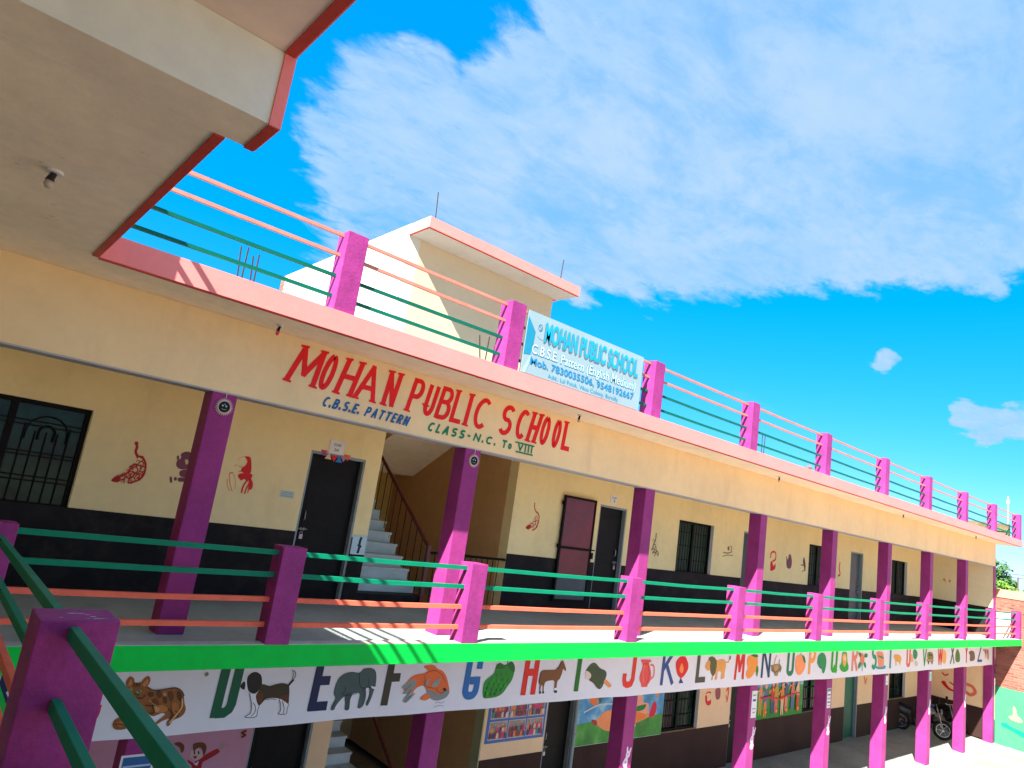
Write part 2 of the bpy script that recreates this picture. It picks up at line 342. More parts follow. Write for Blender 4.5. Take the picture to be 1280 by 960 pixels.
# flat painting on a plane Y=const (facing -Y) ; maps (x,z)
def spline(pts, closed=True, k=4):
    n = len(pts); out = []
    rng = range(n) if closed else range(n-1)
    for i in rng:
        if closed: p0, p1, p2, p3 = pts[(i-1) % n], pts[i], pts[(i+1) % n], pts[(i+2) % n]
        else: p0, p1, p2, p3 = pts[max(i-1, 0)], pts[i], pts[i+1], pts[min(i+2, n-1)]
        for j in range(k):
            t = j/k; t2 = t*t; t3 = t2*t
            out.append(tuple(.5*((2*p1[a]) + (-p0[a]+p2[a])*t + (2*p0[a]-5*p1[a]+4*p2[a]-p3[a])*t2 + (-p0[a]+3*p1[a]-3*p2[a]+p3[a])*t3) for a in (0, 1)))
    if not closed: out.append(tuple(pts[-1]))
    return out
def ribbon(pts, w_, taper=False):
    """miter ribbon outline quads in 2D"""
    L_, R_ = [], []
    n = len(pts)
    for i, p in enumerate(pts):
        a = pts[max(i-1, 0)]; c = pts[min(i+1, n-1)]
        def nv(p_, q_):
            dx, dy = q_[0]-p_[0], q_[1]-p_[1]; l = math.hypot(dx, dy) or 1; return (-dy/l, dx/l)
        n1_, n2_ = (nv(a, p) if i else nv(p, c)), (nv(p, c) if i < n-1 else nv(a, p))
        mx_, my_ = n1_[0]+n2_[0], n1_[1]+n2_[1]; l = math.hypot(mx_, my_) or 1; mx_ /= l; my_ /= l
        co = max(.45, mx_*n1_[0]+my_*n1_[1]); h = w_/2/co
        if taper: h *= .45 + .55*math.sin(math.pi*min(1, max(0, (i+.6)/(n+.2))))
        L_.append((p[0]+mx_*h, p[1]+my_*h)); R_.append((p[0]-mx_*h, p[1]-my_*h))
    return L_, R_
class Art:
    """collects flat painted shapes lying on a wall; X/Z plane at depth y, facing -Y (or on an X=const plane)"""
    def __init__(s, y, axis='Y'): s.y = y; s.axis = axis; s.mb = MB(); s.mats = []; s.k = 1
    def mi(s, col):
        m = col if isinstance(col, bpy.types.Material) else pigment(col)
        if m not in s.mats: s.mats.append(m)
        return s.mats.index(m)
    def P(s, p):
        d = s.y - .0006*s.k
        return (p[0], d, p[1]) if s.axis == 'Y' else (d, p[0], p[1])
    def fill(s, pts, col, smooth=True):
        q = spline(pts) if smooth else pts
        s.mb.poly([s.P(p) for p in q], s.mi(col)); s.k += 1
    def stroke(s, pts, col, w_, smooth=True, taper=False):
        q = spline(pts, False) if smooth and len(pts) > 2 else list(pts)
        l, r = ribbon(q, w_, taper); mi = s.mi(col)
        for i in range(len(q)-1): s.mb.quad(s.P(l[i]), s.P(l[i+1]), s.P(r[i+1]), s.P(r[i]), mi)
        s.k += 1
    def dot(s, c, col, r, n=12):
        s.mb.poly([s.P((c[0]+r*math.cos(2*math.pi*i/n), c[1]+r*math.sin(2*math.pi*i/n))) for i in range(n)], s.mi(col)); s.k += 1
    def rect(s, x0, x1, z0, z1, col): s.fill([(x0, z0), (x1, z0), (x1, z1), (x0, z1)], col, False)
    def build(s, name, parent): return s.mb.build(name, s.mats, parent)
def arc(cx, cy, rx, ry, a0, a1, n=10): return [(cx+rx*math.cos(math.radians(a0+(a1-a0)*i/n)), cy+ry*math.sin(math.radians(a0+(a1-a0)*i/n))) for i in range(n+1)]
GL = {  # stroke letters in a unit box
 'A': [[(0, 0), (.5, 1)], [(.5, 1), (1, 0)], [(.18, .33), (.82, .33)]],
 'B': [[(0, 0), (0, 1)], [(0, 1), (.45, 1)]+arc(.5, .77, .42, .23, 80, -80, 8)+[(.3, .54), (0, .54)], [(0, .54), (.5, .54)]+arc(.55, .27, .45, .27, 80, -80, 8)+[(.4, 0), (0, 0)]],
 'C': [arc(.55, .5, .55, .5, 50, 310, 18)],
 'D': [[(0, 0), (0, 1)], [(0, 1), (.5, 1)]+arc(.55, .55, .45, .45, 80, 0, 6)+arc(.55, .4, .45, .4, -10, -80, 6)+[(.4, 0), (0, 0)]],
 'E': [[(0, 0), (0, 1)], [(0, 1), (1, 1)], [(0, .52), (.8, .52)], [(0, 0), (1, 0)]],
 'F': [[(0, 0), (0, 1)], [(0, 1), (1, 1)], [(0, .52), (.8, .52)]],
 'G': [arc(.5, .5, .5, .5, 45, 340, 18)+[(1, .45)], [(.55, .45), (1.05, .45)]],
 'H': [[(0, 0), (0, 1)], [(1, 0), (1, 1)], [(0, .5), (1, .5)]],
 'I': [[(.5, 0), (.5, 1)]],
 'J': [[(.95, 1), (.95, .25)]+arc(.5, .25, .45, .25, 0, -180, 8)+[(.05, .4)]],
 'K': [[(0, 0), (0, 1)], [(1, 1), (.05, .42)], [(.3, .55), (1, 0)]],
 'L': [[(0, 1), (0, 0)], [(0, 0), (1, 0)]],
 'M': [[(0, 0), (.08, 1)], [(.08, 1), (.5, .25)], [(.5, .25), (.92, 1)], [(.92, 1), (1, 0)]],
 'N': [[(0, 0), (0, 1)], [(0, 1), (1, 0)], [(1, 0), (1, 1)]],
 'O': [arc(.5, .5, .5, .5, 90, 450, 24)],
 'P': [[(0, 0), (0, 1)], [(0, 1), (.5, 1)]+arc(.5, .73, .45, .27, 80, -80, 8)+[(.3, .46), (0, .46)]],
 'Q': [arc(.5, .5, .5, .5, 90, 450, 24), [(.6, .25), (1.05, -.05)]],
 'R': [[(0, 0), (0, 1)], [(0, 1), (.5, 1)]+arc(.5, .75, .45, .25, 80, -80, 8)+[(.3, .5), (0, .5)], [(.4, .5), (1, 0)]],
 'S': [arc(.5, .75, .45, .25, 30, 250, 10)+arc(.5, .26, .48, .26, 75, -150, 10)],
 'T': [[(.5, 0), (.5, 1)], [(0, 1), (1, 1)]],
 'U': [[(0, 1), (0, .3)]+arc(.5, .3, .5, .3, 180, 360, 10)+[(1, 1)]],
 'V': [[(0, 1), (.5, 0)], [(.5, 0), (1, 1)]],
 'W': [[(0, 1), (.25, 0)], [(.25, 0), (.5, .75)], [(.5, .75), (.75, 0)], [(.75, 0), (1, 1)]],
 'X': [[(0, 0), (1, 1)], [(0, 1), (1, 0)]],
 'Y': [[(0, 1), (.5, .5)], [(1, 1), (.5, .5)], [(.5, .5), (.5, 0)]],
 'Z': [[(0, 1), (1, 1)], [(1, 1), (0, 0)], [(0, 0), (1, 0)]],
 '-': [[(.1, .5), (.9, .5)]], '.': [[(.5, 0), (.5, .13)]], 'o': [arc(.5, .35, .45, .35, 90, 450, 16)],
}
SERIF = {'A': [(0, 0), (1, 0)], 'H': [(0, 0), (1, 0), (0, 1), (1, 1)], 'M': [(0, 0), (1, 0), (.06, 1), (.94, 1)], 'N': [(0, 0), (0, 1), (1, 1)], 'I': [(.5, 0), (.5, 1)], 'P': [(0, 0)], 'U': [], 'L': [(0, 1)], 'B': [], 'C': [], 'S': [], 'O': []}
def rr(x0, x1, y0, y1, rx, ry, a0, a1):
    pts = []
    for cx, cy, qa in ((x1-rx, y1-ry, 0), (x0+rx, y1-ry, 90), (x0+rx, y0+ry, 180), (x1-rx, y0+ry, 270)):
        for t in range(0, 91, 18): pts.append((qa+t, (cx+rx*math.cos(math.radians(qa+t)), cy+ry*math.sin(math.radians(qa+t)))))
    return [p for q, p in pts if a0 <= q <= a1]
BLOCK = dict(GL)   # squarer block letters of the banner
BLOCK['O'] = [[(.5, 1)]+rr(0, 1, 0, 1, .4, .16, 90, 360)+rr(0, 1, 0, 1, .4, .16, 0, 89)+[(.5, 1)]]
BLOCK['C'] = [[(1, .72)]+rr(0, 1, 0, 1, .4, .16, 0, 360)[0:]+[(1, .28)]]
BLOCK['G'] = [[(1, .64)]+rr(0, 1, 0, 1, .4, .16, 0, 360)+[(1, .34)], [(.55, .36), (1, .36)]]
BLOCK['D'] = [[(0, 0), (0, 1)], [(0, 1), (.6, 1), (.9, .94), (1, .85), (1, .15), (.9, .06), (.6, 0), (0, 0)]]
BLOCK['J'] = [[(1, 1), (1, .16), (.85, .03), (.6, 0), (.35, 0), (.12, .04), (0, .16), (0, .34)]]
BLOCK['U'] = [[(0, 1), (0, .16), (.12, .04), (.35, 0), (.65, 0), (.88, .04), (1, .16), (1, 1)]]
BLOCK['Q'] = BLOCK['O']+[[(.6, .12), (1, -.02)]]
def letter(art, ch, box, col, w_, serif=False, wx=None, glyphs=None):
    """box = (bottom-left x, bottom-right x, top-left x, top-right x, z0, z1)"""
    bl, br_, tl, tr, z0, z1 = box; h = w_/2
    wd = max(.001, (br_-bl)); f = h/wd
    def m(p):
        v = h/(z1-z0) + p[1]*(1-2*h/(z1-z0)) if ch not in '-' else p[1]
        u = min(f, .45) + p[0]*(1-2*min(f, .45))
        xa = bl+(tl-bl)*v; xb = br_+(tr-br_)*v
        return (xa+(xb-xa)*u, z0+(z1-z0)*v)
    for st in (glyphs or GL)[ch]:
        q = [m(p) for p in st]
        if len(q) == 2:      # square butt ends reach the full box
            dx, dz = q[1][0]-q[0][0], q[1][1]-q[0][1]; l = math.hypot(dx, dz) or 1; e = h*.9
            q = [(q[0][0]-dx/l*e, q[0][1]-dz/l*e), (q[1][0]+dx/l*e, q[1][1]+dz/l*e)]
        art.stroke(q, col, w_, smooth=False)
    if serif:
        for p in SERIF.get(ch, []):
            c = m(p); zc = c[1] + (-h*.7 if p[1] == 0 else h*.7); sl_ = .0
            art.stroke([(c[0]-w_*.80, zc-(.004 if p[1] else -.004)), (c[0]+w_*.80, zc+(.004 if p[1] else -.004))], col, w_*.42, smooth=False)
def word(art, txt, x0, x1, z0, z1, col, w_, slant=0, gap=.35, widths=None):
    ws = []
    for c in txt: ws.append({' ': .7, '.': .25, 'I': .3, '-': .6, 'M': 1.2, 'W': 1.3, 'o': .8, 'E': .8, 'L': .75}.get(c, 1.0))
    unit = (x1-x0)/(sum(ws)+gap*(len(txt)-1)); x = x0
    for c, k in zip(txt, ws):
        if c != ' ':
            letter(art, c, (x, x+unit*k, x+slant*(z1-z0), x+unit*k+slant*(z1-z0), z0, z1), col, w_)
        x += unit*(k+gap)
def font_text(name, txt, x0, x1, z0, z1, y, col, parent, bold=0.0, axis='Y'):
    cu = bpy.data.curves.new(name, 'FONT'); cu.body = txt; cu.offset = bold; cu.resolution_u = 3
    o = bpy.data.objects.new(name, cu); C.objects.link(o); bpy.context.view_layer.update()
    me = bpy.data.meshes.new_from_object(o.evaluated_get(bpy.context.evaluated_depsgraph_get()))
    bpy.data.objects.remove(o); bpy.data.curves.remove(cu)
    xs = [v.co.x for v in me.vertices]; ys = [v.co.y for v in me.vertices]
    ax, bx, ay, by = min(xs), max(xs), min(ys), max(ys)
    for v in me.vertices:
        a = x0+(v.co.x-ax)/(bx-ax)*(x1-x0); z = z0+(v.co.y-ay)/(by-ay)*(z1-z0)
        v.co = (a, y, z) if axis == 'Y' else (y, a, z)
    me.name = name; me.materials.clear()
    return link(name, me, parent, [col if isinstance(col, bpy.types.Material) else pigment(col)])

ART={
'cat':[('b',(150,92,40),[(2.026,3.105),(2.031,3.152),(2.056,3.173),(2.09,3.148),(2.103,3.118),(2.154,3.116),(2.18,3.155),(2.211,3.171),(2.235,3.143),(2.236,3.105),(2.226,3.073),(2.272,3.045),(2.336,3.04),(2.439,3.052),(2.496,3.053),(2.548,3.022),(2.582,2.975),(2.603,2.908),(2.629,2.849),(2.625,2.805),(2.593,2.77),(2.533,2.746),(2.51,2.703),(2.489,2.695),(2.478,2.73),(2.492,2.765),(2.435,2.749),(2.393,2.722),(2.368,2.73),(2.427,2.786),(2.446,2.808),(2.415,2.821),(2.337,2.797),(2.29,2.827),(2.235,2.866),(2.186,2.908),(2.133,2.974),(2.075,3.04)]),('b',(140,84,36),[(2.034,2.701),(1.997,2.742),(2.007,2.788),(2.056,2.815),(2.135,2.833),(2.201,2.876),(2.288,2.839),(2.265,2.801),(2.202,2.774),(2.159,2.73),(2.113,2.699)]),('b',(200,130,80),[(2.051,3.096),(2.053,3.136),(2.066,3.147),(2.082,3.111),(2.069,3.084)]),('b',(200,130,80),[(2.175,3.091),(2.19,3.126),(2.214,3.144),(2.223,3.113),(2.202,3.074)]),('b',(110,62,20),[(2.294,2.95),(2.33,2.964),(2.365,2.914),(2.344,2.867),(2.305,2.901)]),('b',(105,60,18),[(2.424,3.008),(2.462,3.022),(2.491,2.964),(2.468,2.924)]),('b',(90,52,18),[(2.511,3.02),(2.555,2.993),(2.568,2.919),(2.527,2.954)]),('b',(190,120,60),[(2.385,2.897),(2.458,2.86),(2.425,2.83),(2.36,2.834)]),('b',(205,150,100),[(2.316,2.885),(2.365,2.882),(2.38,2.849),(2.344,2.835)]),('b',(180,110,60),[(2.023,2.763),(2.073,2.775),(2.112,2.734),(2.055,2.723)]),('b',(120,170,130),[(2.13,3.034),(2.162,3.048),(2.18,3.035),(2.154,3.017)]),('b',(30,28,24),[(2.149,3.038),(2.161,3.042),(2.166,3.03),(2.154,3.027)]),('b',(120,170,130),[(2.074,3.064),(2.083,3.075),(2.092,3.051),(2.085,3.044)]),('b',(95,54,20),[(2.323,3.029),(2.35,3.031),(2.373,2.986),(2.354,2.963),(2.327,2.996)]),('b',(100,58,22),[(2.393,2.969),(2.415,2.976),(2.436,2.926),(2.419,2.907)]),('b',(175,105,50),[(2.48,2.907),(2.538,2.904),(2.565,2.821),(2.517,2.816)]),('b',(96,56,22),[(2.247,3.016),(2.285,3.022),(2.3,2.99),(2.263,2.979)]),('b',(190,135,85),[(2.375,3.01),(2.407,3.012),(2.414,2.984),(2.39,2.981)]),('s',(80,45,18),[(2.466,2.86),(2.511,2.808),(2.505,2.76)],0.01),('s',(80,45,18),[(2.528,2.839),(2.569,2.804),(2.56,2.772)],0.008),('s',(205,150,90),[(2.262,2.952),(2.337,2.899),(2.402,2.896)],0.006),('s',(70,40,15),[(2.115,3.117),(2.132,3.077)],0.008),('s',(70,40,15),[(2.138,3.116),(2.15,3.08)],0.008),('s',(70,40,15),[(2.094,3.11),(2.109,3.078)],0.008),('s',(70,40,15),[(2.114,3.023),(2.149,3.005),(2.17,3.012)],0.006),('s',(70,40,15),[(2.146,2.982),(2.195,2.971),(2.219,3.002)],0.008),('s',(70,40,15),[(2.241,2.905),(2.307,2.893),(2.336,2.836),(2.29,2.827)],0.01),('s',(220,180,120),[(2.568,2.951),(2.583,2.869),(2.539,2.79),(2.496,2.729)],0.014),('s',(70,40,15),[(2.226,3.073),(2.271,3.047),(2.336,3.04),(2.439,3.052),(2.496,3.053),(2.548,3.022),(2.582,2.975)],0.008),('s',(70,40,15),[(2.012,2.749),(2.048,2.754),(2.097,2.735)],0.008)],
'dog':[('b',(235,235,240),[(3.136,3.084),(3.178,3.107),(3.192,3.163),(3.263,3.179),(3.339,3.145),(3.378,3.061),(3.454,3.033),(3.521,3.047),(3.591,3.053),(3.66,3.033),(3.688,3.004),(3.704,2.899),(3.719,2.827),(3.704,2.731),(3.619,2.731),(3.633,2.762),(3.596,2.866),(3.542,2.888),(3.443,2.894),(3.396,2.827),(3.384,2.728),(3.263,2.724),(3.273,2.741),(3.301,2.764),(3.294,2.858),(3.251,2.96),(3.202,3.0),(3.141,3.021)]),('b',(30,28,24),[(3.193,3.088),(3.202,3.15),(3.263,3.178),(3.335,3.143),(3.363,3.068),(3.364,3.03),(3.33,2.969),(3.285,2.958),(3.23,2.992)]),('b',(60,50,30),[(3.371,3.049),(3.454,3.029),(3.521,3.044),(3.598,3.051),(3.667,3.03),(3.691,2.978),(3.704,2.899),(3.711,2.834),(3.661,2.863),(3.613,2.885),(3.525,2.902),(3.443,2.894),(3.393,2.84),(3.364,2.848),(3.325,2.931),(3.346,2.987)]),('b',(95,55,25),[(3.333,2.956),(3.382,2.979),(3.413,2.902),(3.386,2.84),(3.359,2.867)]),('b',(95,55,25),[(3.602,2.904),(3.676,2.926),(3.711,2.847),(3.654,2.863)]),('b',(30,28,24),[(3.134,3.04),(3.157,3.083),(3.18,3.069),(3.187,3.007),(3.156,3.012)]),('s',(30,28,24),[(3.249,2.966),(3.278,2.896),(3.299,2.833),(3.305,2.764),(3.263,2.736),(3.27,2.723),(3.371,2.722),(3.376,2.791),(3.386,2.84)],0.006),('s',(30,28,24),[(3.306,2.864),(3.34,2.83),(3.348,2.768),(3.315,2.732)],0.006),('s',(30,28,24),[(3.592,2.886),(3.623,2.826),(3.633,2.762),(3.615,2.735),(3.705,2.729),(3.707,2.783),(3.718,2.834)],0.006),('s',(30,28,24),[(3.632,2.864),(3.668,2.798),(3.672,2.734)],0.006),('s',(30,28,24),[(3.662,3.024),(3.703,3.068),(3.724,3.107),(3.728,3.139),(3.706,3.173),(3.676,3.176)],0.008),('s',(30,28,24),[(3.703,3.068),(3.7,3.121),(3.694,3.163)],0.006),('s',(30,28,24),[(3.663,3.018),(3.697,3.062),(3.717,3.083)],0.022),('s',(30,28,24),[(3.444,2.887),(3.498,2.897),(3.557,2.884)],0.006)],
'elephant':[('b',(66,92,92),[(4.246,2.911),(4.255,3.02),(4.308,3.107),(4.415,3.138),(4.534,3.127),(4.584,3.168),(4.676,3.175),(4.743,3.142),(4.772,3.063),(4.78,2.97),(4.769,2.9),(4.751,2.823),(4.723,2.755),(4.696,2.763),(4.7,2.805),(4.717,2.86),(4.709,2.942),(4.657,2.945),(4.677,2.834),(4.642,2.739),(4.593,2.735),(4.588,2.797),(4.583,2.895),(4.484,2.893),(4.473,2.831),(4.479,2.728),(4.426,2.725),(4.416,2.793),(4.391,2.87),(4.337,2.825),(4.3,2.773),(4.285,2.734),(4.245,2.733),(4.244,2.776),(4.274,2.856)]),('b',(52,76,78),[(4.392,2.904),(4.483,2.9),(4.473,2.831),(4.479,2.728),(4.426,2.725),(4.416,2.793)]),('b',(56,82,84),[(4.597,2.95),(4.654,2.945),(4.677,2.834),(4.65,2.741),(4.635,2.85)]),('s',(30,28,24),[(4.246,2.911),(4.255,3.02),(4.308,3.107),(4.415,3.138),(4.534,3.127),(4.584,3.168),(4.676,3.175),(4.743,3.142),(4.772,3.063),(4.78,2.97)],0.006),('s',(30,28,24),[(4.537,3.127),(4.547,3.05),(4.58,2.972),(4.655,2.954),(4.682,2.988),(4.675,3.059)],0.007),('s',(30,28,24),[(4.374,2.987),(4.386,2.932),(4.351,2.906),(4.421,2.882),(4.549,2.899)],0.006),('s',(30,28,24),[(4.702,2.974),(4.726,2.86),(4.698,2.77)],0.006),('b',(235,235,240),[(4.722,2.975),(4.764,2.964),(4.827,2.968),(4.778,2.939),(4.737,2.951)]),('s',(30,28,24),[(4.288,2.828),(4.255,2.762)],0.005)],
'fish':[('b',(240,110,50),[(5.447,3.173),(5.524,3.193),(5.604,3.187),(5.672,3.144),(5.759,3.111),(5.834,3.039),(5.884,2.945),(5.918,2.851),(5.876,2.784),(5.753,2.753),(5.65,2.773),(5.578,2.837),(5.524,2.915),(5.479,2.946),(5.389,2.921),(5.31,2.85),(5.247,2.883),(5.182,2.93),(5.254,3.03),(5.337,3.079),(5.467,3.097),(5.519,3.125)]),('b',(140,150,145),[(5.162,2.938),(5.31,3.028),(5.37,2.966),(5.294,2.837),(5.382,2.862),(5.273,2.757),(5.213,2.782),(5.272,2.852),(5.187,2.864),(5.241,2.912)]),('b',(130,140,138),[(5.546,2.899),(5.671,2.863),(5.757,2.828),(5.868,2.876),(5.918,2.851),(5.876,2.784),(5.752,2.756),(5.66,2.773),(5.59,2.829)]),('b',(235,120,60),[(5.487,2.812),(5.566,2.853),(5.616,2.798),(5.555,2.764),(5.474,2.783)]),('b',(150,160,155),[(5.646,2.985),(5.736,3.027),(5.715,2.937),(5.619,2.926)]),('b',(150,160,155),[(5.534,3.004),(5.567,3.033),(5.547,2.944),(5.501,2.931)]),('b',(30,28,24),[(5.803,2.895),(5.838,2.904),(5.859,2.877),(5.829,2.867)]),('s',(150,70,20),[(5.486,3.096),(5.617,3.123),(5.747,3.073),(5.827,2.978)],0.006),('s',(120,60,20),[(5.681,2.908),(5.774,2.843),(5.868,2.876)],0.006),('s',(30,28,24),[(5.208,2.892),(5.294,2.969)],0.005),('s',(30,28,24),[(5.225,2.811),(5.316,2.909)],0.005),('s',(30,28,24),[(5.252,2.773),(5.351,2.878)],0.005),('s',(150,70,20),[(5.481,3.074),(5.518,2.945),(5.652,2.909)],0.006)],
'grapes':[('b',(20,140,40),[(6.69,3.182),(6.786,3.163),(6.866,3.169),(6.943,3.198),(7.003,3.158),(7.02,3.048),(6.992,2.949),(6.925,2.869),(6.859,2.79),(6.753,2.746),(6.598,2.735),(6.517,2.751),(6.485,2.856),(6.499,2.952),(6.566,3.006),(6.645,3.06),(6.663,3.141)]),('s',(30,60,20),[(6.868,3.219),(6.879,3.161)],0.012),('b',(14,105,30),[(6.667,3.125),(6.722,3.193),(6.809,3.162),(6.867,3.166),(6.795,3.113)]),('b',(14,105,30),[(6.878,3.169),(6.947,3.204),(7.014,3.141),(7.018,3.057),(6.938,3.101)]),('o',(16,120,30),[(6.698,3.026)],0.022),('o',(33,128,30),[(6.787,3.039)],0.022),('o',(30,136,30),[(6.881,3.036)],0.022),('o',(27,144,30),[(6.958,3.0)],0.022),('o',(24,152,30),[(6.639,2.979)],0.022),('o',(21,160,30),[(6.734,2.959)],0.022),('o',(18,123,30),[(6.825,2.964)],0.022),('o',(35,131,30),[(6.921,2.952)],0.022),('o',(32,139,30),[(6.593,2.924)],0.022),('o',(29,147,30),[(6.688,2.904)],0.022),('o',(26,155,30),[(6.782,2.892)],0.022),('o',(23,163,30),[(6.875,2.888)],0.022),('o',(20,126,30),[(6.571,2.868)],0.022),('o',(17,134,30),[(6.655,2.84)],0.022),('o',(34,142,30),[(6.748,2.828)],0.022),('o',(31,150,30),[(6.828,2.832)],0.022),('o',(28,158,30),[(6.561,2.804)],0.022),('o',(25,121,30),[(6.644,2.781)],0.022),('o',(22,129,30),[(6.724,2.78)],0.022),('o',(19,137,30),[(6.547,2.765)],0.022)],
'horse':[('b',(125,75,35),[(7.546,3.032),(7.581,3.066),(7.672,3.073),(7.84,3.072),(7.918,3.113),(7.959,3.183),(7.988,3.197),(8.031,3.146),(8.079,3.066),(8.061,3.045),(8.012,3.075),(8.001,3.018),(7.963,2.934),(7.925,2.907),(7.92,2.823),(7.928,2.759),(7.889,2.761),(7.871,2.825),(7.854,2.91),(7.764,2.92),(7.674,2.903),(7.652,2.834),(7.66,2.758),(7.64,2.759),(7.627,2.835),(7.599,2.864),(7.589,2.823),(7.598,2.754),(7.579,2.755),(7.56,2.825),(7.559,2.893),(7.53,2.936)]),('s',(70,40,15),[(7.551,3.039),(7.538,2.936),(7.549,2.88)],0.016),('b',(30,28,24),[(7.879,2.782),(7.928,2.78),(7.941,2.744),(7.886,2.746)]),('b',(30,28,24),[(7.569,2.776),(7.602,2.775),(7.607,2.747),(7.575,2.746)]),('b',(30,28,24),[(7.633,2.773),(7.662,2.772),(7.669,2.748),(7.638,2.747)]),('b',(235,235,240),[(7.873,2.811),(7.92,2.809),(7.926,2.78),(7.879,2.782)]),('s',(70,40,15),[(7.957,3.19),(7.918,3.113),(7.871,3.078)],0.014)],
'ice_lolly':[('b',(60,78,48),[(8.534,3.031),(8.59,3.103),(8.664,3.146),(8.749,3.136),(8.857,3.066),(8.985,3.025),(9.032,2.971),(9.011,2.881),(8.967,2.792),(8.915,2.75),(8.84,2.768),(8.731,2.847),(8.629,2.895),(8.667,2.938),(8.621,2.998)]),('b',(230,205,190),[(8.532,3.019),(8.581,3.026),(8.66,2.975),(8.651,2.924),(8.599,2.903),(8.542,2.927)]),('b',(235,150,90),[(8.992,2.881),(9.035,2.887),(9.172,2.806),(9.167,2.769),(9.105,2.771),(8.989,2.844)]),('s',(90,110,70),[(8.616,3.087),(8.68,3.123),(8.755,3.099)],0.01),('s',(120,140,110),[(8.897,2.78),(8.937,2.823)],0.01)],
'jug':[('b',(235,80,80),[(9.885,3.158),(9.936,3.173),(10.144,3.164),(10.163,3.136),(10.113,3.105),(10.17,3.015),(10.201,2.917),(10.19,2.821),(10.132,2.759),(10.123,2.73),(9.972,2.737),(9.951,2.782),(9.899,2.848),(9.893,2.927),(9.936,3.021),(9.935,3.101)]),('s',(240,120,110),[(10.159,3.08),(10.244,3.07),(10.277,2.996),(10.274,2.898),(10.182,2.837)],0.03),('s',(250,130,120),[(9.99,3.1),(9.974,2.956),(10.013,2.811)],0.015),('s',(190,40,50),[(9.949,3.101),(10.1,3.101)],0.012),('s',(190,40,50),[(10.089,3.081),(10.142,2.935),(10.112,2.792)],0.01)],
'kite':[('P',(60,40,130),[(11.081,2.851),(11.17,2.749),(11.031,2.75)]),('b',(225,15,30),[(11.022,3.201),(11.157,3.199),(11.238,3.122),(11.283,3.046),(11.265,2.957),(11.171,2.87),(11.083,2.836),(10.981,2.891),(10.911,2.996),(10.893,3.1),(10.948,3.165)]),('b',(250,140,60),[(11.068,3.089),(11.135,3.005),(11.121,2.931),(11.068,2.925),(11.012,2.994)])],
'lion':[('b',(230,160,80),[(11.831,3.017),(11.865,3.078),(11.916,3.124),(12.06,3.144),(12.214,3.118),(12.394,3.13),(12.507,3.096),(12.538,2.999),(12.516,2.904),(12.509,2.793),(12.451,2.772),(12.388,2.782),(12.401,2.892),(12.277,2.908),(12.267,2.786),(12.195,2.765),(12.189,2.898),(12.121,2.854),(12.119,2.776),(12.061,2.77),(12.092,2.855),(11.974,2.944),(11.917,2.938),(11.836,2.986)]),('b',(90,90,50),[(11.912,3.147),(12.009,3.188),(12.132,3.159),(12.204,3.087),(12.206,2.976),(12.176,2.883),(12.116,2.835),(12.025,2.903),(11.987,3.013),(11.986,3.091)]),('s',(220,150,70),[(12.51,3.08),(12.605,3.07),(12.648,3.133)],0.018),('b',(90,80,40),[(12.635,3.134),(12.649,3.19),(12.683,3.173),(12.676,3.117)])],
'mango':[('b',(245,150,60),[(13.335,3.162),(13.484,3.185),(13.677,3.156),(13.729,3.037),(13.71,2.936),(13.575,2.806),(13.432,2.744),(13.328,2.773),(13.3,2.848),(13.351,2.946),(13.303,3.046)]),('b',(20,120,30),[(13.449,3.191),(13.671,3.199),(13.713,3.147),(13.575,3.15)]),('b',(40,130,40),[(13.702,2.987),(13.771,2.917),(13.735,2.767),(13.675,2.87)])],
'nest':[('b',(150,130,90),[(14.282,2.955),(14.387,2.99),(14.577,2.993),(14.698,2.937),(14.691,2.869),(14.603,2.812),(14.579,2.76),(14.451,2.765),(14.412,2.818),(14.317,2.865)]),('b',(200,140,100),[(14.438,2.966),(14.567,2.956),(14.595,2.872),(14.521,2.829),(14.435,2.877)]),('s',(225,160,110),[(14.402,2.997),(14.436,3.086),(14.488,3.168)],0.03),('s',(100,90,50),[(14.264,2.971),(14.365,2.923),(14.313,2.851)],0.02),('s',(100,90,50),[(14.629,3.082),(14.607,3.007),(14.718,2.914),(14.666,2.825)],0.02),('s',(90,70,40),[(14.336,2.909),(14.473,2.831),(14.685,2.915)],0.02)],
'orange':[('b',(250,150,95),[(15.387,3.146),(15.558,3.167),(15.703,3.133),(15.798,3.012),(15.79,2.886),(15.681,2.778),(15.547,2.739),(15.402,2.787),(15.333,2.913),(15.331,3.053)]),('b',(20,120,50),[(15.622,3.158),(15.741,3.116),(15.809,3.012),(15.777,2.981),(15.679,3.054)]),('s',(20,110,50),[(15.553,3.206),(15.577,3.159)],0.02)],
'parrot':[('b',(10,140,80),[(16.432,3.146),(16.577,3.193),(16.735,3.157),(16.827,3.04),(16.826,2.891),(16.766,2.761),(16.672,2.747),(16.602,2.848),(16.485,2.875),(16.38,2.967),(16.384,3.081)]),('s',(10,90,80),[(16.463,2.9),(16.602,2.848)],0.03)],
'queen':[('b',(30,160,40),[(17.554,2.875),(17.639,2.951),(17.67,3.171),(17.782,3.188),(17.92,3.167),(17.983,2.96),(18.053,2.863),(18.025,2.768),(17.837,2.735),(17.642,2.772)]),('b',(235,170,90),[(17.677,3.108),(17.785,3.161),(17.908,3.104),(17.917,2.961),(17.823,2.853),(17.715,2.95)]),('b',(250,200,140),[(17.737,3.091),(17.852,3.089),(17.852,2.994),(17.759,2.996)])],
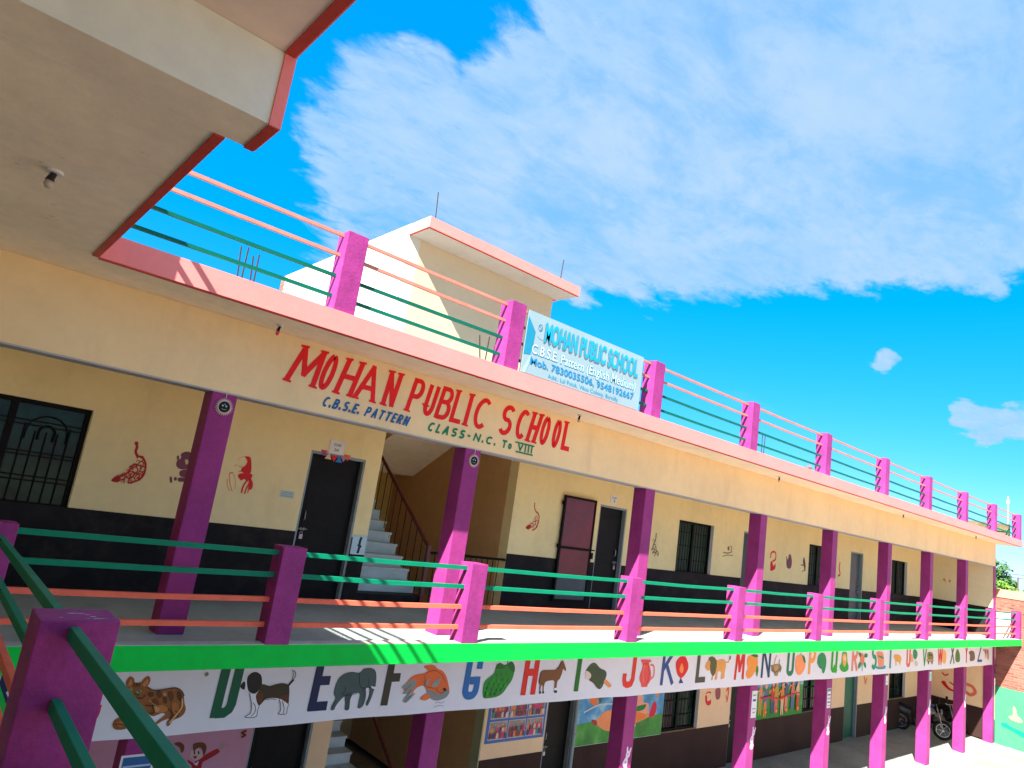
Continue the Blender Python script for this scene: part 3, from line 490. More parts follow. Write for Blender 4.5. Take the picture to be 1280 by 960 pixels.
'rose':[('b',(20,120,60),[(18.596,3.166),(18.741,3.156),(18.812,3.073),(18.69,3.059)]),('b',(20,120,60),[(18.993,3.136),(19.142,3.126),(19.129,3.051),(18.96,3.054)]),('b',(230,120,90),[(18.732,3.058),(18.824,3.155),(18.937,3.071),(18.97,2.971),(18.854,2.892),(18.73,2.96)]),('b',(20,130,70),[(18.703,2.944),(18.812,2.893),(18.661,2.783),(18.61,2.865)]),('b',(20,130,70),[(18.931,2.939),(19.061,2.903),(19.074,2.788),(18.941,2.857)]),('s',(20,120,60),[(18.839,2.908),(18.861,2.72)],0.03)],
'ship':[('b',(235,140,110),[(19.724,3.16),(20.106,3.155),(20.216,2.98),(20.189,2.792),(19.896,2.799),(19.809,2.988)]),('b',(60,140,170),[(19.716,2.821),(19.986,2.789),(20.324,2.823),(20.264,2.738),(19.767,2.752)]),('b',(30,140,80),[(19.821,3.082),(20.141,3.042),(20.169,2.99),(19.869,3.047)])],
'tiger':[('b',(230,160,70),[(20.91,3.073),(21.029,3.089),(21.326,3.058),(21.435,2.957),(21.39,2.904),(21.351,2.798),(21.27,2.871),(21.146,2.892),(21.059,2.787),(20.996,2.93),(20.891,3.021)]),('s',(235,235,240),[(21.073,2.893),(21.2,2.837)],0.04)],
'umbrella_picture':[('b',(10,140,90),[(22.305,3.183),(22.478,3.202),(22.633,3.098),(22.585,2.976),(22.414,2.938),(22.3,3.042)]),('b',(235,170,120),[(22.115,3.065),(22.26,3.042),(22.315,2.88),(22.132,2.884)]),('b',(210,190,190),[(22.446,2.897),(22.623,2.873),(22.69,2.78),(22.488,2.755)])],
'van':[('b',(120,120,60),[(23.449,3.107),(23.858,3.091),(23.924,2.91),(23.497,2.897)]),('b',(190,140,110),[(23.402,2.92),(23.97,2.887),(23.878,2.836),(23.439,2.846)]),('s',(30,28,24),[(23.547,3.043),(23.801,3.018)],0.04),('o',(30,28,24),[(23.534,2.823)],0.05),('o',(30,28,24),[(23.829,2.816)],0.05)],
'watch':[('b',(240,170,100),[(24.706,3.113),(24.872,3.155),(25.047,3.086),(25.076,2.865),(24.934,2.759),(24.74,2.829),(24.669,2.982)])],
'christmas_tree':[('b',(60,120,50),[(25.964,3.052),(26.116,3.175),(26.33,3.047),(26.379,2.84),(26.236,2.774),(25.979,2.814),(25.935,2.939)])],
'yak':[('b',(110,90,80),[(27.277,3.057),(27.51,3.113),(27.831,3.062),(27.922,2.857),(27.725,2.789),(27.408,2.796),(27.399,2.961)])],
'zebra':[('b',(190,150,140),[(28.777,3.135),(29.119,3.144),(29.469,3.103),(29.497,2.828),(29.305,2.807),(29.212,2.982),(29.088,2.835),(29.021,3.009)]),('s',(30,28,24),[(29.077,3.107),(29.081,3.008)],0.06),('s',(30,28,24),[(29.294,3.105),(29.297,3.005)],0.06)],
'peacock_red':[('s',(190,30,30),[(2.026,5.398),(2.051,5.34),(2.05,5.278),(2.089,5.222)],0.03),('b',(190,30,30),[(2.01,5.39),(2.043,5.406),(2.059,5.374),(2.037,5.35)]),('s',(190,30,30),[(2.087,5.234),(2.156,5.209),(2.198,5.128),(2.197,5.004),(2.134,4.933),(2.052,4.896)],0.022),('s',(190,30,30),[(1.874,4.907),(1.951,4.955),(2.022,5.026),(2.049,5.104),(2.109,5.139)],0.018),('b',(190,30,30),[(1.865,4.901),(1.924,4.975),(1.959,4.919),(1.933,4.887)]),('a',(190,30,30),[(2.117,5.202)],0.035),('a',(190,30,30),[(2.142,5.144)],0.03),('a',(190,30,30),[(2.103,5.163)],0.02),('a',(190,30,30),[(2.171,5.087)],0.03),('a',(190,30,30),[(2.12,5.091)],0.035),('a',(190,30,30),[(2.158,5.023)],0.03),('a',(190,30,30),[(2.086,5.061)],0.035),('a',(190,30,30),[(2.044,5.079)],0.025),('a',(190,30,30),[(2.12,4.992)],0.035),('a',(190,30,30),[(2.06,5.008)],0.035),('a',(190,30,30),[(2.023,4.978)],0.035),('a',(190,30,30),[(2.086,4.943)],0.03),('a',(190,30,30),[(2.023,4.929)],0.03),('a',(190,30,30),[(1.969,4.95)],0.035),('a',(190,30,30),[(1.983,4.908)],0.025),('a',(190,30,30),[(1.933,4.935)],0.02),('a',(190,30,30),[(2.02,5.038)],0.02),('a',(190,30,30),[(2.175,5.149)],0.015),('a',(190,30,30),[(2.153,4.997)],0.03),('a',(190,30,30),[(2.085,4.999)],0.03),('a',(190,30,30),[(2.048,4.962)],0.025),('a',(190,30,30),[(2.074,5.113)],0.025),('a',(190,30,30),[(2.182,5.039)],0.02),('a',(190,30,30),[(1.988,4.984)],0.025),('a',(190,30,30),[(1.956,4.914)],0.022),('a',(190,30,30),[(1.906,4.912)],0.02),('a',(190,30,30),[(2.071,4.911)],0.022),('a',(190,30,30),[(2.15,4.96)],0.022),('a',(190,30,30),[(2.13,5.222)],0.018),('a',(190,30,30),[(2.137,5.113)],0.02)],
'bear_purple':[('b',(120,60,80),[(2.568,5.342),(2.62,5.382),(2.684,5.375),(2.722,5.316),(2.709,5.21),(2.67,5.165),(2.599,5.154),(2.548,5.184),(2.541,5.247),(2.579,5.292)]),('b',(215,190,140),[(2.632,5.275),(2.662,5.285),(2.681,5.244),(2.657,5.222)]),('b',(120,60,80),[(2.604,5.129),(2.683,5.159),(2.732,5.11),(2.692,5.065),(2.618,5.067)]),('b',(120,60,80),[(2.601,5.039),(2.682,5.056),(2.704,5.016),(2.622,4.996)]),('b',(120,60,80),[(2.5,5.037),(2.523,5.04),(2.542,4.979),(2.52,4.971)]),('b',(120,60,80),[(2.525,5.309),(2.548,5.313),(2.558,5.268),(2.54,5.26)]),('b',(120,60,80),[(2.553,5.037),(2.58,5.046),(2.587,5.011),(2.565,5.003)])],
'face_red':[('b',(215,15,20),[(3.373,5.444),(3.444,5.449),(3.479,5.371),(3.5,5.254),(3.47,5.226),(3.384,5.232),(3.361,5.28),(3.409,5.336),(3.415,5.396)]),('b',(215,15,20),[(3.338,5.17),(3.364,5.214),(3.505,5.231),(3.527,5.186),(3.48,5.127),(3.427,5.148),(3.396,5.124)]),('b',(215,15,20),[(3.503,5.183),(3.557,5.107),(3.56,5.036),(3.523,5.019),(3.498,5.099)]),('s',(215,15,20),[(3.476,5.143),(3.436,5.054),(3.433,4.959)],0.022),('s',(215,15,20),[(3.525,5.138),(3.487,5.038),(3.475,4.953)],0.018),('s',(215,15,20),[(3.517,5.066),(3.515,4.97)],0.012),('s',(215,15,20),[(3.224,5.207),(3.227,5.142),(3.259,5.053),(3.306,4.966)],0.007),('s',(215,15,20),[(3.203,5.115),(3.23,5.025),(3.275,4.962)],0.006),('s',(215,15,20),[(3.26,5.205),(3.317,5.108),(3.331,4.993)],0.004),('s',(215,15,20),[(3.216,5.192),(3.258,5.212)],0.01),('s',(215,15,20),[(3.278,5.386),(3.328,5.43),(3.396,5.448)],0.004),('s',(215,15,20),[(3.262,5.3),(3.293,5.322)],0.005),('s',(215,15,20),[(3.308,5.307),(3.368,5.305)],0.006),('s',(215,15,20),[(3.379,5.255),(3.336,5.234)],0.01)],
'peacock_small':[('s',(190,30,30),[(8.833,5.505),(8.841,5.423),(8.881,5.354),(8.951,5.325)],0.022),('s',(190,30,30),[(8.935,5.341),(8.991,5.255),(8.985,5.125),(8.953,5.047),(8.86,4.992)],0.02),('b',(190,30,30),[(8.689,5.021),(8.741,5.081),(8.818,5.08),(8.781,5.003)]),('a',(190,30,30),[(8.929,5.304)],0.025),('a',(190,30,30),[(8.918,5.228)],0.03),('a',(190,30,30),[(8.885,5.197)],0.025),('a',(190,30,30),[(8.945,5.157)],0.03),('a',(190,30,30),[(8.885,5.132)],0.035),('a',(190,30,30),[(8.841,5.091)],0.03),('a',(190,30,30),[(8.92,5.081)],0.03),('a',(190,30,30),[(8.864,5.039)],0.03),('a',(190,30,30),[(8.798,5.05)],0.025),('a',(190,30,30),[(8.743,5.045)],0.03),('a',(190,30,30),[(8.787,5.104)],0.02)],
'peacock_dark':[('s',(110,80,60),[(12.6,5.302),(12.604,5.169),(12.549,5.05),(12.519,4.935)],0.03),('a',(110,80,60),[(12.536,5.125)],0.03),('a',(110,80,60),[(12.586,5.016)],0.04),('a',(110,80,60),[(12.54,4.917)],0.05),('a',(110,80,60),[(12.625,4.905)],0.05),('a',(110,80,60),[(12.694,4.873)],0.05),('a',(110,80,60),[(12.584,4.846)],0.05),('a',(110,80,60),[(12.725,4.837)],0.03),('a',(110,80,60),[(12.624,4.981)],0.03)],
'mark_faint':[('s',(150,120,80),[(15.348,5.098),(15.567,5.098),(15.751,5.146)],0.03),('s',(150,120,80),[(15.333,4.997),(15.513,5.044),(15.796,5.058)],0.02),('b',(130,90,70),[(15.532,5.246),(15.606,5.259),(15.607,5.168),(15.543,5.173)]),('s',(150,120,80),[(15.652,5.289),(15.725,5.228),(15.685,5.158)],0.03)],
'face_small_red':[('s',(215,15,20),[(17.674,5.134),(17.692,5.262),(17.833,5.309),(17.937,5.262),(17.936,5.116),(17.796,5.052)],0.05),('b',(215,15,20),[(17.689,5.027),(17.774,5.051),(17.851,4.93),(17.951,5.009),(17.95,4.864),(17.723,4.796),(17.695,4.884)])],
'goddess_purple':[('b',(120,60,80),[(18.678,5.3),(18.783,5.289),(18.863,5.107),(18.808,4.936),(18.61,4.942),(18.546,5.123),(18.639,5.185)]),('s',(120,60,80),[(18.53,5.233),(18.616,5.016)],0.04)],
'dancer_dark':[('b',(90,50,50),[(19.548,5.289),(19.628,5.198),(19.695,5.011),(19.652,4.893),(19.582,5.042),(19.509,5.152)]),('s',(90,50,50),[(19.396,5.068),(19.563,5.06)],0.03),('s',(90,50,50),[(19.487,4.883),(19.622,4.929)],0.02)],
'peacock_far':[('s',(215,15,20),[(21.912,5.317),(21.889,5.109),(21.957,4.948),(21.818,4.899)],0.06)],
'mark_far':[('b',(220,130,90),[(31.363,5.294),(31.551,5.357),(31.72,5.259),(31.532,5.17)]),('b',(200,100,70),[(31.978,5.326),(32.142,5.346),(32.181,5.256),(32.017,5.232)]),('s',(220,150,110),[(31.219,5.076),(32.029,5.061)],0.04)],
'ground_face_red':[('b',(215,15,20),[(15.101,1.766),(15.172,1.787),(15.203,1.67),(15.308,1.664),(15.362,1.692),(15.362,1.584),(15.25,1.56),(15.155,1.612)]),('s',(215,15,20),[(15.12,1.826),(15.231,1.858),(15.34,1.831)],0.03)],
'ground_goddess':[('b',(150,80,90),[(15.518,1.9),(15.724,1.921),(15.741,1.702),(15.581,1.686)])],
'ground_dancer':[('s',(225,80,60),[(16.01,1.845),(16.092,1.921),(16.1,1.746),(16.063,1.591)],0.05),('s',(225,80,60),[(15.994,1.752),(16.077,1.621)],0.03)],
'child':[('b',(170,20,30),[(3.488,1.622),(3.571,1.578),(3.603,1.598),(3.648,1.617),(3.701,1.659),(3.839,1.717),(3.87,1.666),(3.74,1.595),(3.685,1.566),(3.678,1.483),(3.593,1.481),(3.554,1.544),(3.508,1.584)]),('b',(215,180,175),[(3.52,1.736),(3.623,1.726),(3.669,1.662),(3.648,1.617),(3.589,1.605),(3.532,1.641),(3.512,1.666)]),('b',(110,62,25),[(3.529,1.735),(3.518,1.801),(3.578,1.816),(3.656,1.8),(3.694,1.743),(3.692,1.672),(3.672,1.65),(3.651,1.711),(3.618,1.75),(3.57,1.743),(3.553,1.709)]),('b',(190,150,150),[(3.846,1.717),(3.865,1.775),(3.888,1.785),(3.917,1.771),(3.97,1.766),(3.978,1.722),(3.926,1.733),(3.884,1.689)]),('b',(160,10,20),[(3.548,1.653),(3.597,1.652),(3.579,1.622)]),('b',(50,60,80),[(3.541,1.71),(3.556,1.715),(3.566,1.678),(3.555,1.676)]),('b',(50,60,80),[(3.593,1.708),(3.609,1.71),(3.62,1.677),(3.605,1.674)]),('b',(225,220,235),[(3.556,1.591),(3.597,1.569),(3.628,1.595),(3.617,1.537)]),('b',(110,62,25),[(3.279,1.829),(3.342,1.841),(3.405,1.8),(3.416,1.734),(3.389,1.714),(3.357,1.775)]),('s',(120,60,30),[(4.177,1.908),(4.121,1.888),(4.169,1.853),(4.12,1.832)],0.03)]
}

def painting(name, y, parent, key=None):
    a = Art(y)
    for it in ART[key or name]:
        k, col, pts = it[0], it[1], it[2]
        if k == 'b': a.fill(pts, col)
        elif k == 'P': a.fill(pts, col, False)
        elif k == 's': a.stroke(pts, col, it[3])
        elif k == 'o': a.dot(pts[0], col, it[3])
        elif k == 'a': a.stroke([(pts[0][0]+it[3]*math.cos(math.radians(t)), pts[0][1]+it[3]*math.sin(math.radians(t))) for t in range(-60+hash(str(pts)) % 1, 181, 30)], col, it[3]*.38)
    return a.build('painted_'+name, parent)

# ================================================================ STRUCTURE
FL = 3.554       # first floor level
RT = 7.03        # roof level
SO = 6.804       # roof slab underside
def ground():
    mb = MB(); mb.quad((-900, -900, -.03), (1200, -900, -.03), (1200, 1200, -.03), (-900, 1200, -.03))
    o = mb.build('ground', EARTH); o['kind'] = 'structure'
    mb = MB(); mb.box(-3, 30.23, -16, 7.0, -.2, -.004)
    o = mb.build('courtyard_pavement', COURT); o['kind'] = 'structure'
    mb = MB()
    mb.prism([(-3, 7.0, -.2), (-3, 9.6, -.2), (-3, 9.6, .14), (-3, 7.0, 0.0)], (33.3, 0, 0))
    o = mb.build('gallery_pavement', GFLOOR); o['kind'] = 'structure'
    mb = MB(); mb.box(-3, 30.3, 6.86, 6.995, -.2, .006)
    o = mb.build('gallery_kerb', CONC); o['kind'] = 'structure'
ground()

# ---------------------------------------------------------------- school building
SB = thing('school_building', 'long two storey yellow school wing with purple pillars and red painted name', 'school building', (15, 9, 0))
YW = 9.37
def wall_cells(x0, x1, z0, z1, holes):
    """rectangles of solid wall around holes (hx0,hx1,hz0,hz1)"""
    out = []; x = x0
    for h in sorted(holes):
        if h[0] > x: out.append((x, h[0], z0, z1))
        if h[2] > z0+.001: out.append((h[0], h[1], z0, h[2]))
        if h[3] < z1-.001: out.append((h[0], h[1], h[3], z1))
        x = h[1]
    if x < x1: out.append((x, x1, z0, z1))
    return out
H1 = [(-.6, 1.50, 4.49, 5.68), (4.30, 5.20, FL, 5.70), (5.46, 8.32, FL, SO), (10.67, 11.53, FL, 5.70), (13.43, 14.87, 4.50, 5.69), (16.25, 17.2, FL, 5.70), (19.86, 21.3, 4.50, 5.69), (22.68, 23.62, FL, 5.70), (26.0, 27.44, 4.50, 5.68)]
H0 = [(4.27, 5.15, .1, 2.3), (5.46, 8.37, .1, 3.42), (9.87, 10.63, .1, 2.3), (13.45, 14.87, 1.08, 2.3), (16.23, 17.2, .1, 2.3), (19.95, 21.35, 1.08, 2.3), (22.7, 23.64, .1, 2.3), (26.15, 27.6, 1.08, 2.3)]
def build_walls():
    for nm, z0, z1, holes, mat, dz, dmat in (('upper_wall', FL, SO, H1, YELLOW, 4.535, DADO), ('lower_wall', .1, 3.42, H0, PEACH, 1.085, DADOB)):
        for xa, xb in ((-4, 5.46), (5.46, 30.2)):
            mb = MB()
            for c in wall_cells(xa, xb, z0, z1, [h for h in holes if (h[0] < 5.4) == (xa < 0)]): mb.box(c[0], c[1], YW, YW+.23, c[2], c[3])
            mb.build(nm, mat, SB)
        md = MB()
        for c in wall_cells(-4, 29.955, z0, dz, [(a, b, c_, min(d, dz)) for a, b, c_, d in holes if c_ < dz-.05]): md.box(c[0], c[1], YW-.006, YW-.0005, c[2], c[3])
        md.build('dark_dado_band', dmat, SB)
    # end wall closing the far end of the galleries
    mb = MB(); mb.box(29.96, 30.2, 7.66, YW, FL, SO); mb.box(29.96, 30.2, 7.40, 7.66, FL, 6.01); mb.build('end_wall', CREAM, SB)
    mb = MB(); mb.box(29.96, 30.2, 7.665, YW, .1, 3.42); mb.build('lower_end_wall', PEACH, SB)
    mb = MB(); mb.box(29.952, 29.9595, 7.40, YW-.01, FL, 4.535); mb.build('dark_dado_band', DADO, SB)
    mb = MB(); mb.box(29.952, 29.9595, 7.67, YW-.01, .1, 1.085); mb.build('dark_dado_band', DADOB, SB)
    mb = MB(); mb.box(30.203, 30.23, 7.42, 15, .0, SO); mb.build('outer_end_wall', PEACH, SB)
    mb = MB(); mb.box(-4, 30.2, 14.8, 15, 0, SO); mb.box(-4.2, -4.0, 7.4, 15, 0, SO); mb.build('rear_wall', CREAM, SB)
    # rooms behind the doors: partition walls
    mb = MB()
    for x in (5.23, 12.2, 18.5, 25): mb.box(x, x+.2, YW+.24, 14.79, .1, 3.41); mb.box(x, x+.2, YW+.24, 14.79, FL, SO)
    mb.build('partition_wall', CREAM, SB)
build_walls()
def slabs():
    mb = MB(); mb.box(-4.2, 30.15, 6.603, 15, 3.42, FL-.002); mb.box(-4.2, 30.15, 6.6, 6.745, 3.416, 3.633)
    # (kerb joined to the slab edge) green front face, cement top
    o = MB().box(-4.2, 30.2, 6.6, 6.745, 3.42, 3.633).build('green_floor_band', GREEN, SB, bevel=.006)
    MB().box(-4.2, 30.15, 6.748, YW, 3.42, FL).build('gallery_floor', FLOOR, SB)
    MB().box(-4.2, 5.455, YW+.001, 14.79, 3.42, FL-.002).box(8.33, 30.15, YW+.001, 14.79, 3.42, FL-.002).build('room_floor', CONC, SB)
    MB().box(-4.2, 30.2, 6.605, 6.742, 3.6335, 3.640).build('kerb_top', paint('kerb_cement', (.52, .48, .42), .7, .12, 1.5, .1, 30, .3, stain=(.30, .12, .26), stain_amt=.55), SB)
    MB().box(-4.2, 30.2, 6.603, 15, SO+.002, RT-.002).build('roof_slab', SOFFIT, SB)
    MB().box(.795, 30.2, 6.585, 6.602, SO-.002, RT).build('pink_roof_edge', PINK, SB, bevel=.003)
    MB().box(.80, 30.19, 6.598, 6.635, SO-.012, SO+.001).build('drip_edge', DRIP, SB)
    MB().box(30.201, 30.215, 6.6, 9.5, SO, RT).build('pink_side_edge', PINK, SB)
    MB().box(-4.2, 30.2, 7.39, 7.64, 6.012, SO).build('name_beam', BEAM, SB)
    MB().box(-4.2, 30.2, 7.385, 7.645, 5.995, 6.0115).build('beam_underside', paint('grey_lime', (.42, .42, .42), .8, .1, 1, .2, 30, .2), SB)
    MB().box(-4.2, 29.925, 7.42, 7.66, 2.7, 3.419).build('lower_beam', PEACH, SB)
slabs()

COLX = [2.45, 5.83, 9.80, 13.70, 17.10, 20.50, 23.75, 27.10]
COLG = [2.45, 5.90, 9.91, 13.81, 17.22, 20.58, 23.85, 27.09]
src1 = src0 = None
for i, x in enumerate(COLX):
    b = MB().box(x-.265, x, 7.392, 7.657, FL, 6.0)
    b.build('upper_pillar', PURPLE, SB, bevel=.012)
for i, x in enumerate(COLG):
    MB().box(x-.29, x, 7.392, 7.682, -.02, 2.606).build('lower_pillar', PURPLE, SB, bevel=.015)
MB().box(29.925, 30.19, 7.392, 7.664, -.02, 3.41).build('lower_pillar', PURPLE, SB, bevel=.012)
MB().box(29.95, 30.195, 7.378, 7.396, FL, 6.0).build('pillar_facing', PURPLE, SB)
# short white parapet closing the gallery end
MB().box(30.04, 30.16, 6.86, 7.39, FL, 4.46).build('end_parapet', TIMB, SB, bevel=.01)

# doors and windows --------------------------------------------------
def door(x0, x1, z0, z1, mat=BLACK, jamb=GREYJ, handle='left', storey='upper', depth=.10):
    d = MB().box(x0+.03, x1-.03, YW+depth, YW+depth+.04, z0, z1-.04).build('door', mat, SB)
    MB().box(x1-.03, x1, YW+.008, YW+.2, z0, z1).box(x0, x0+.03, YW+.008, YW+.2, z0, z1).box(x0+.03, x1-.03, YW+.008, YW+.2, z1-.04, z1).build('door_frame', jamb, d)
    hx = x0+.13 if handle == 'left' else x1-.15
    yh = YW+depth
    m = MB(); m.tube([(hx-.07, yh-.03, z0+1.02), (hx+.07, yh-.03, z0+1.02)], .011, 6); m.box(hx-.03, hx-.015, yh-.03, yh, z0+1.0, z0+1.04); m.box(hx+.015, hx+.03, yh-.03, yh, z0+1.0, z0+1.04)
    m.build('door_bolt', STEEL, d)
    m = MB(); m.tube([(hx, yh-.002, z0+1.28), (hx, yh-.035, z0+1.26), (hx, yh-.035, z0+1.16), (hx, yh-.002, z0+1.14)], .009, 6); m.build('door_handle', STEEL, d)
    m = MB(); m.torus((hx-.01, yh-.03, z0+.96), (0, 1, 0), .022, .005, 10, 5); m.box(hx-.035, hx+.015, yh-.045, yh-.015, z0+.88, z0+.945); m.build('padlock', STEEL, d)
    # pressed panels of the sheet leaf
    for k in range(2):
        za = z0+.15+k*(z1-z0-.3)/2; zb = za+(z1-z0-.3)/2-.1
        MB().box(x0+.12, x1-.12, YW+depth-.006, YW+depth+.001, za, zb).build('door_panel', mat, d, bevel=.004)
    return d
door(4.30, 5.20, FL, 5.70)
door(10.67, 11.53, FL, 5.70, handle='right')
door(16.25, 17.2, FL, 5.70, paint('dark_teal_door', (.02, .045, .045), .4, .2, 2, .05, 30, .4), handle='right')
door(22.68, 23.62, FL, 5.70, paint('grey_green_door', (.07, .10, .10), .4, .25, 2, .05, 30, .4), handle='right')
door(4.27, 5.15, .1, 2.3)
door(9.87, 10.63, .1, 2.3)
door(16.23, 17.2, .1, 2.3)
door(22.7, 23.64, .1, 2.3, paint('green_door_paint', (.004, .09, .055), .4, .2, 2, .05, 30, .4))
# burgundy steel leaf folded back on the wall
def burgundy_leaf():
    x0, x1, z0, z1 = 9.56, 10.48, 3.76, 5.75; y = YW-.07
    fr = MB(); t = .045
    fr.box(x0, x0+t, y, y+.04, z0, z1); fr.box(x1-t, x1, y, y+.04, z0, z1); fr.box(x0+t, x1-t, y, y+.04, z1-t, z1); fr.box(x0+t, x1-t, y, y+.04, z0, z0+t); fr.box(x0+t, x1-t, y-.004, y+.04, 4.74, 4.79)
    d = fr.build('folded_door', IRON, SB); d['label'] = 'burgundy steel door in a black angle iron frame'
    MB().box(x0+t, x1-t, y+.012, y+.022, 4.79, z1-t).build('door_panel', BURG, d)
    MB().box(x0+t, x1-t, y+.012, y+.022, 4.22, 4.74).build('door_panel', BURG, d)
    MB().box(x0+t, x1-t, y+.012, y+.022, z0+t, 4.22).build('door_panel', paint('blue_grey_kick_panel', (.05, .075, .095), .4, .2, 2, .05, 30, .4), d)
    for z in (3.95, 4.78, 5.6): MB().tube([(x0-.03, y+.02, z-.035), (x0-.03, y+.02, z+.035)], .02, 8).build('hinge', IRON, d)
    MB().tube([(x1-.03, y-.01, 4.77), (x1+.07, y-.01, 4.77)], .014, 6).box(x1-.01, x1+.04, y-.02, y+.01, 4.6, 4.72).build('door_bolt', IRON, d)
burgundy_leaf()
def window(x0, x1, z0, z1, n, arches=False, curtain=False):
    y = YW+.10
    f = MB(); t = .05
    f.box(x0, x0+t, y-.02, y+.04, z0, z1); f.box(x1-t, x1, y-.02, y+.04, z0, z1); f.box(x0+t, x1-t, y-.02, y+.04, z1-t, z1); f.box(x0+t, x1-t, y-.02, y+.04, z0, z0+t)
    xm = (x0+x1)/2
    f.box(xm-.035, xm+.035, y-.018, y+.04, z0+t, z1-t)
    w_ = f.build('window', IRON, SB)
    for a, b in ((x0+t, xm-.035), (xm+.035, x1-t)):
        MB().box(a, b, y+.03, y+.036, z0+t, z1-t).build('window_pane', CURT if curtain else GLASS, w_)
        k = int(n/2)
        for i in range(1, k+1):
            x = a+(b-a)*i/(k+1)
            top = z1-t
            if arches: top = z1-.26 if i in (1, k) else z1-.34
            MB().tube([(x, y+.005, z0+t), (x, y+.005, top)], .009, 5).build('window_bar', IRON, w_)
        for z in ((z0+.28, z0+.33, z0+.56, z0+.60, z0+.9, z0+.95) if arches else (z0+.3, z0+.62, z0+.92)):
            MB().box(a, b, y+.001, y+.009, z, z+.016).build('window_bar', IRON, w_)
        if arches:
            c = (a+b)/2
            for r in ((b-a)*.5-.13, (b-a)*.5-.25, .07):
                zc = z1-.34
                MB().tube([(c-r, y+.012, zc-.1)]+[(c+r*math.cos(math.radians(q)), y+.012, zc+r*.9*math.sin(math.radians(q))) for q in range(180, -1, -20)]+[(c+r, y+.012, zc-.1)], .009, 5).build('arched_bar', IRON, w_)
    for a, b in ((x0-.001, x0+.0), ):
        pass
    # light grey reveal lining of the opening
    MB().box(x1+.0005, x1+.004, YW-.001, YW+.12, z0, z1).build('window_reveal', GREYJ, w_)
    return w_
window(.0, 1.50, 4.49, 5.68, 10, arches=True)
window(13.43, 14.87-.01, 4.50, 5.69, 10, curtain=True)
window(19.86, 21.29, 4.50, 5.69, 8, curtain=True)
window(26.0, 27.43, 4.50, 5.68, 8, curtain=True)
window(13.45, 14.86, 1.08, 2.3, 8)
window(19.95, 21.34, 1.08, 2.3, 8)
window(26.15, 27.59, 1.08, 2.3, 8)
# white plastered reveals on the right cheek of each opening
for (x, z0, z1) in ((14.87, 4.50, 5.69), (21.3, 4.5, 5.69), (27.44, 4.5, 5.68), (14.87, 1.08, 2.3), (21.35, 1.08, 2.3), (27.6, 1.08, 2.3)):
    MB().box(x-.012, x-.001, YW-.003, YW+.08, z0, z1).build('plaster_reveal', TIMB, SB)

# stairwell ----------------------------------------------------------
def stairwell():
    st = MB()
    # ochre walls lining the stairwell
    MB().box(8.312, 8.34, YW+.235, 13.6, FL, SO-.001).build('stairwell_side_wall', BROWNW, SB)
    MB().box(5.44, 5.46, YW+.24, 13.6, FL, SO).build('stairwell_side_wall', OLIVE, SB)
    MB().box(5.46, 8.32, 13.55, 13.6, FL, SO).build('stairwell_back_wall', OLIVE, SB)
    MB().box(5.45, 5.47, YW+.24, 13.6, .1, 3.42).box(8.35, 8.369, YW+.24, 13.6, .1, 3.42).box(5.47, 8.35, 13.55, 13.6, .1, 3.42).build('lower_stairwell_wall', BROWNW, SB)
    rise, go = .174, .243
    for base, n, y0 in ((FL, 12, YW+.02), (.1, 13, YW+.3)):
        for i in range(n):
            z = base+rise*(i+1); y = y0+go*i
            s_ = MB().box(5.475, 6.66, y, y+go+.03, z-.035, z).box(5.48, 6.65, y+.02, y+go+.018, max(base-.1, z-rise-.16), z-.0355)
            s_.build('stair_step', STEP if (i or base < 1) else DADO, SB)
    zl = FL+rise*12
    MB().box(5.475, 6.60, YW+.02+go*12, 13.54, zl-.15, zl-.002).build('stair_landing', CONC, SB)
    # upper flight climbing back towards the front: sloped soffit slab
    MB().prism([(6.87, 10.78, SO), (6.87, 12.8, 5.74), (6.87, 12.8, 5.95), (6.87, 11.2, SO)], (1.44, 0, 0)).build('stair_soffit', SOFFIT, SB)
    MB().prism([(6.87, 12.8, 5.74), (6.87, 13.54, 5.74), (6.87, 13.54, 5.95), (6.87, 12.8, 5.95)], (1.44, 0, 0)).build('landing_soffit', SOFFIT, SB)
    # handrail with balusters
    h = MB(); p0 = (6.62, YW, 4.50); p1 = (6.62, YW+2.9, 4.50+2.9*.716)
    h.tube([p0, p1], .03, 8); hr = h.build('stair_handrail', MAROON, SB)
    MB().box(6.59, 6.65, YW-.03, YW+.03, FL, 4.54).build('newel_post', MAROON, hr)
    for i in range(1, 14):
        y = YW+i*.21; z = 4.50+(y-YW)*.716
        MB().tube([(6.62, y, z-.9), (6.62, y, z-.02)], .008, 5).build('baluster', IRON, hr)
    for z in (4.42,): MB().tube([(6.65, YW, z), (8.30, YW, z)], .022, 8).build('guard_rail', IRON, hr)
    for i in range(1, 13):
        x = 6.65+i*.125; MB().tube([(x, YW, FL), (x, YW, 4.41)], .008, 5).build('baluster', IRON, hr)
    # lower flight handrail
    MB().tube([(6.72, YW+.1, 1.05), (6.72, YW+2.9, 3.05)], .025, 8).build('stair_handrail', MAROON, SB)
stairwell()

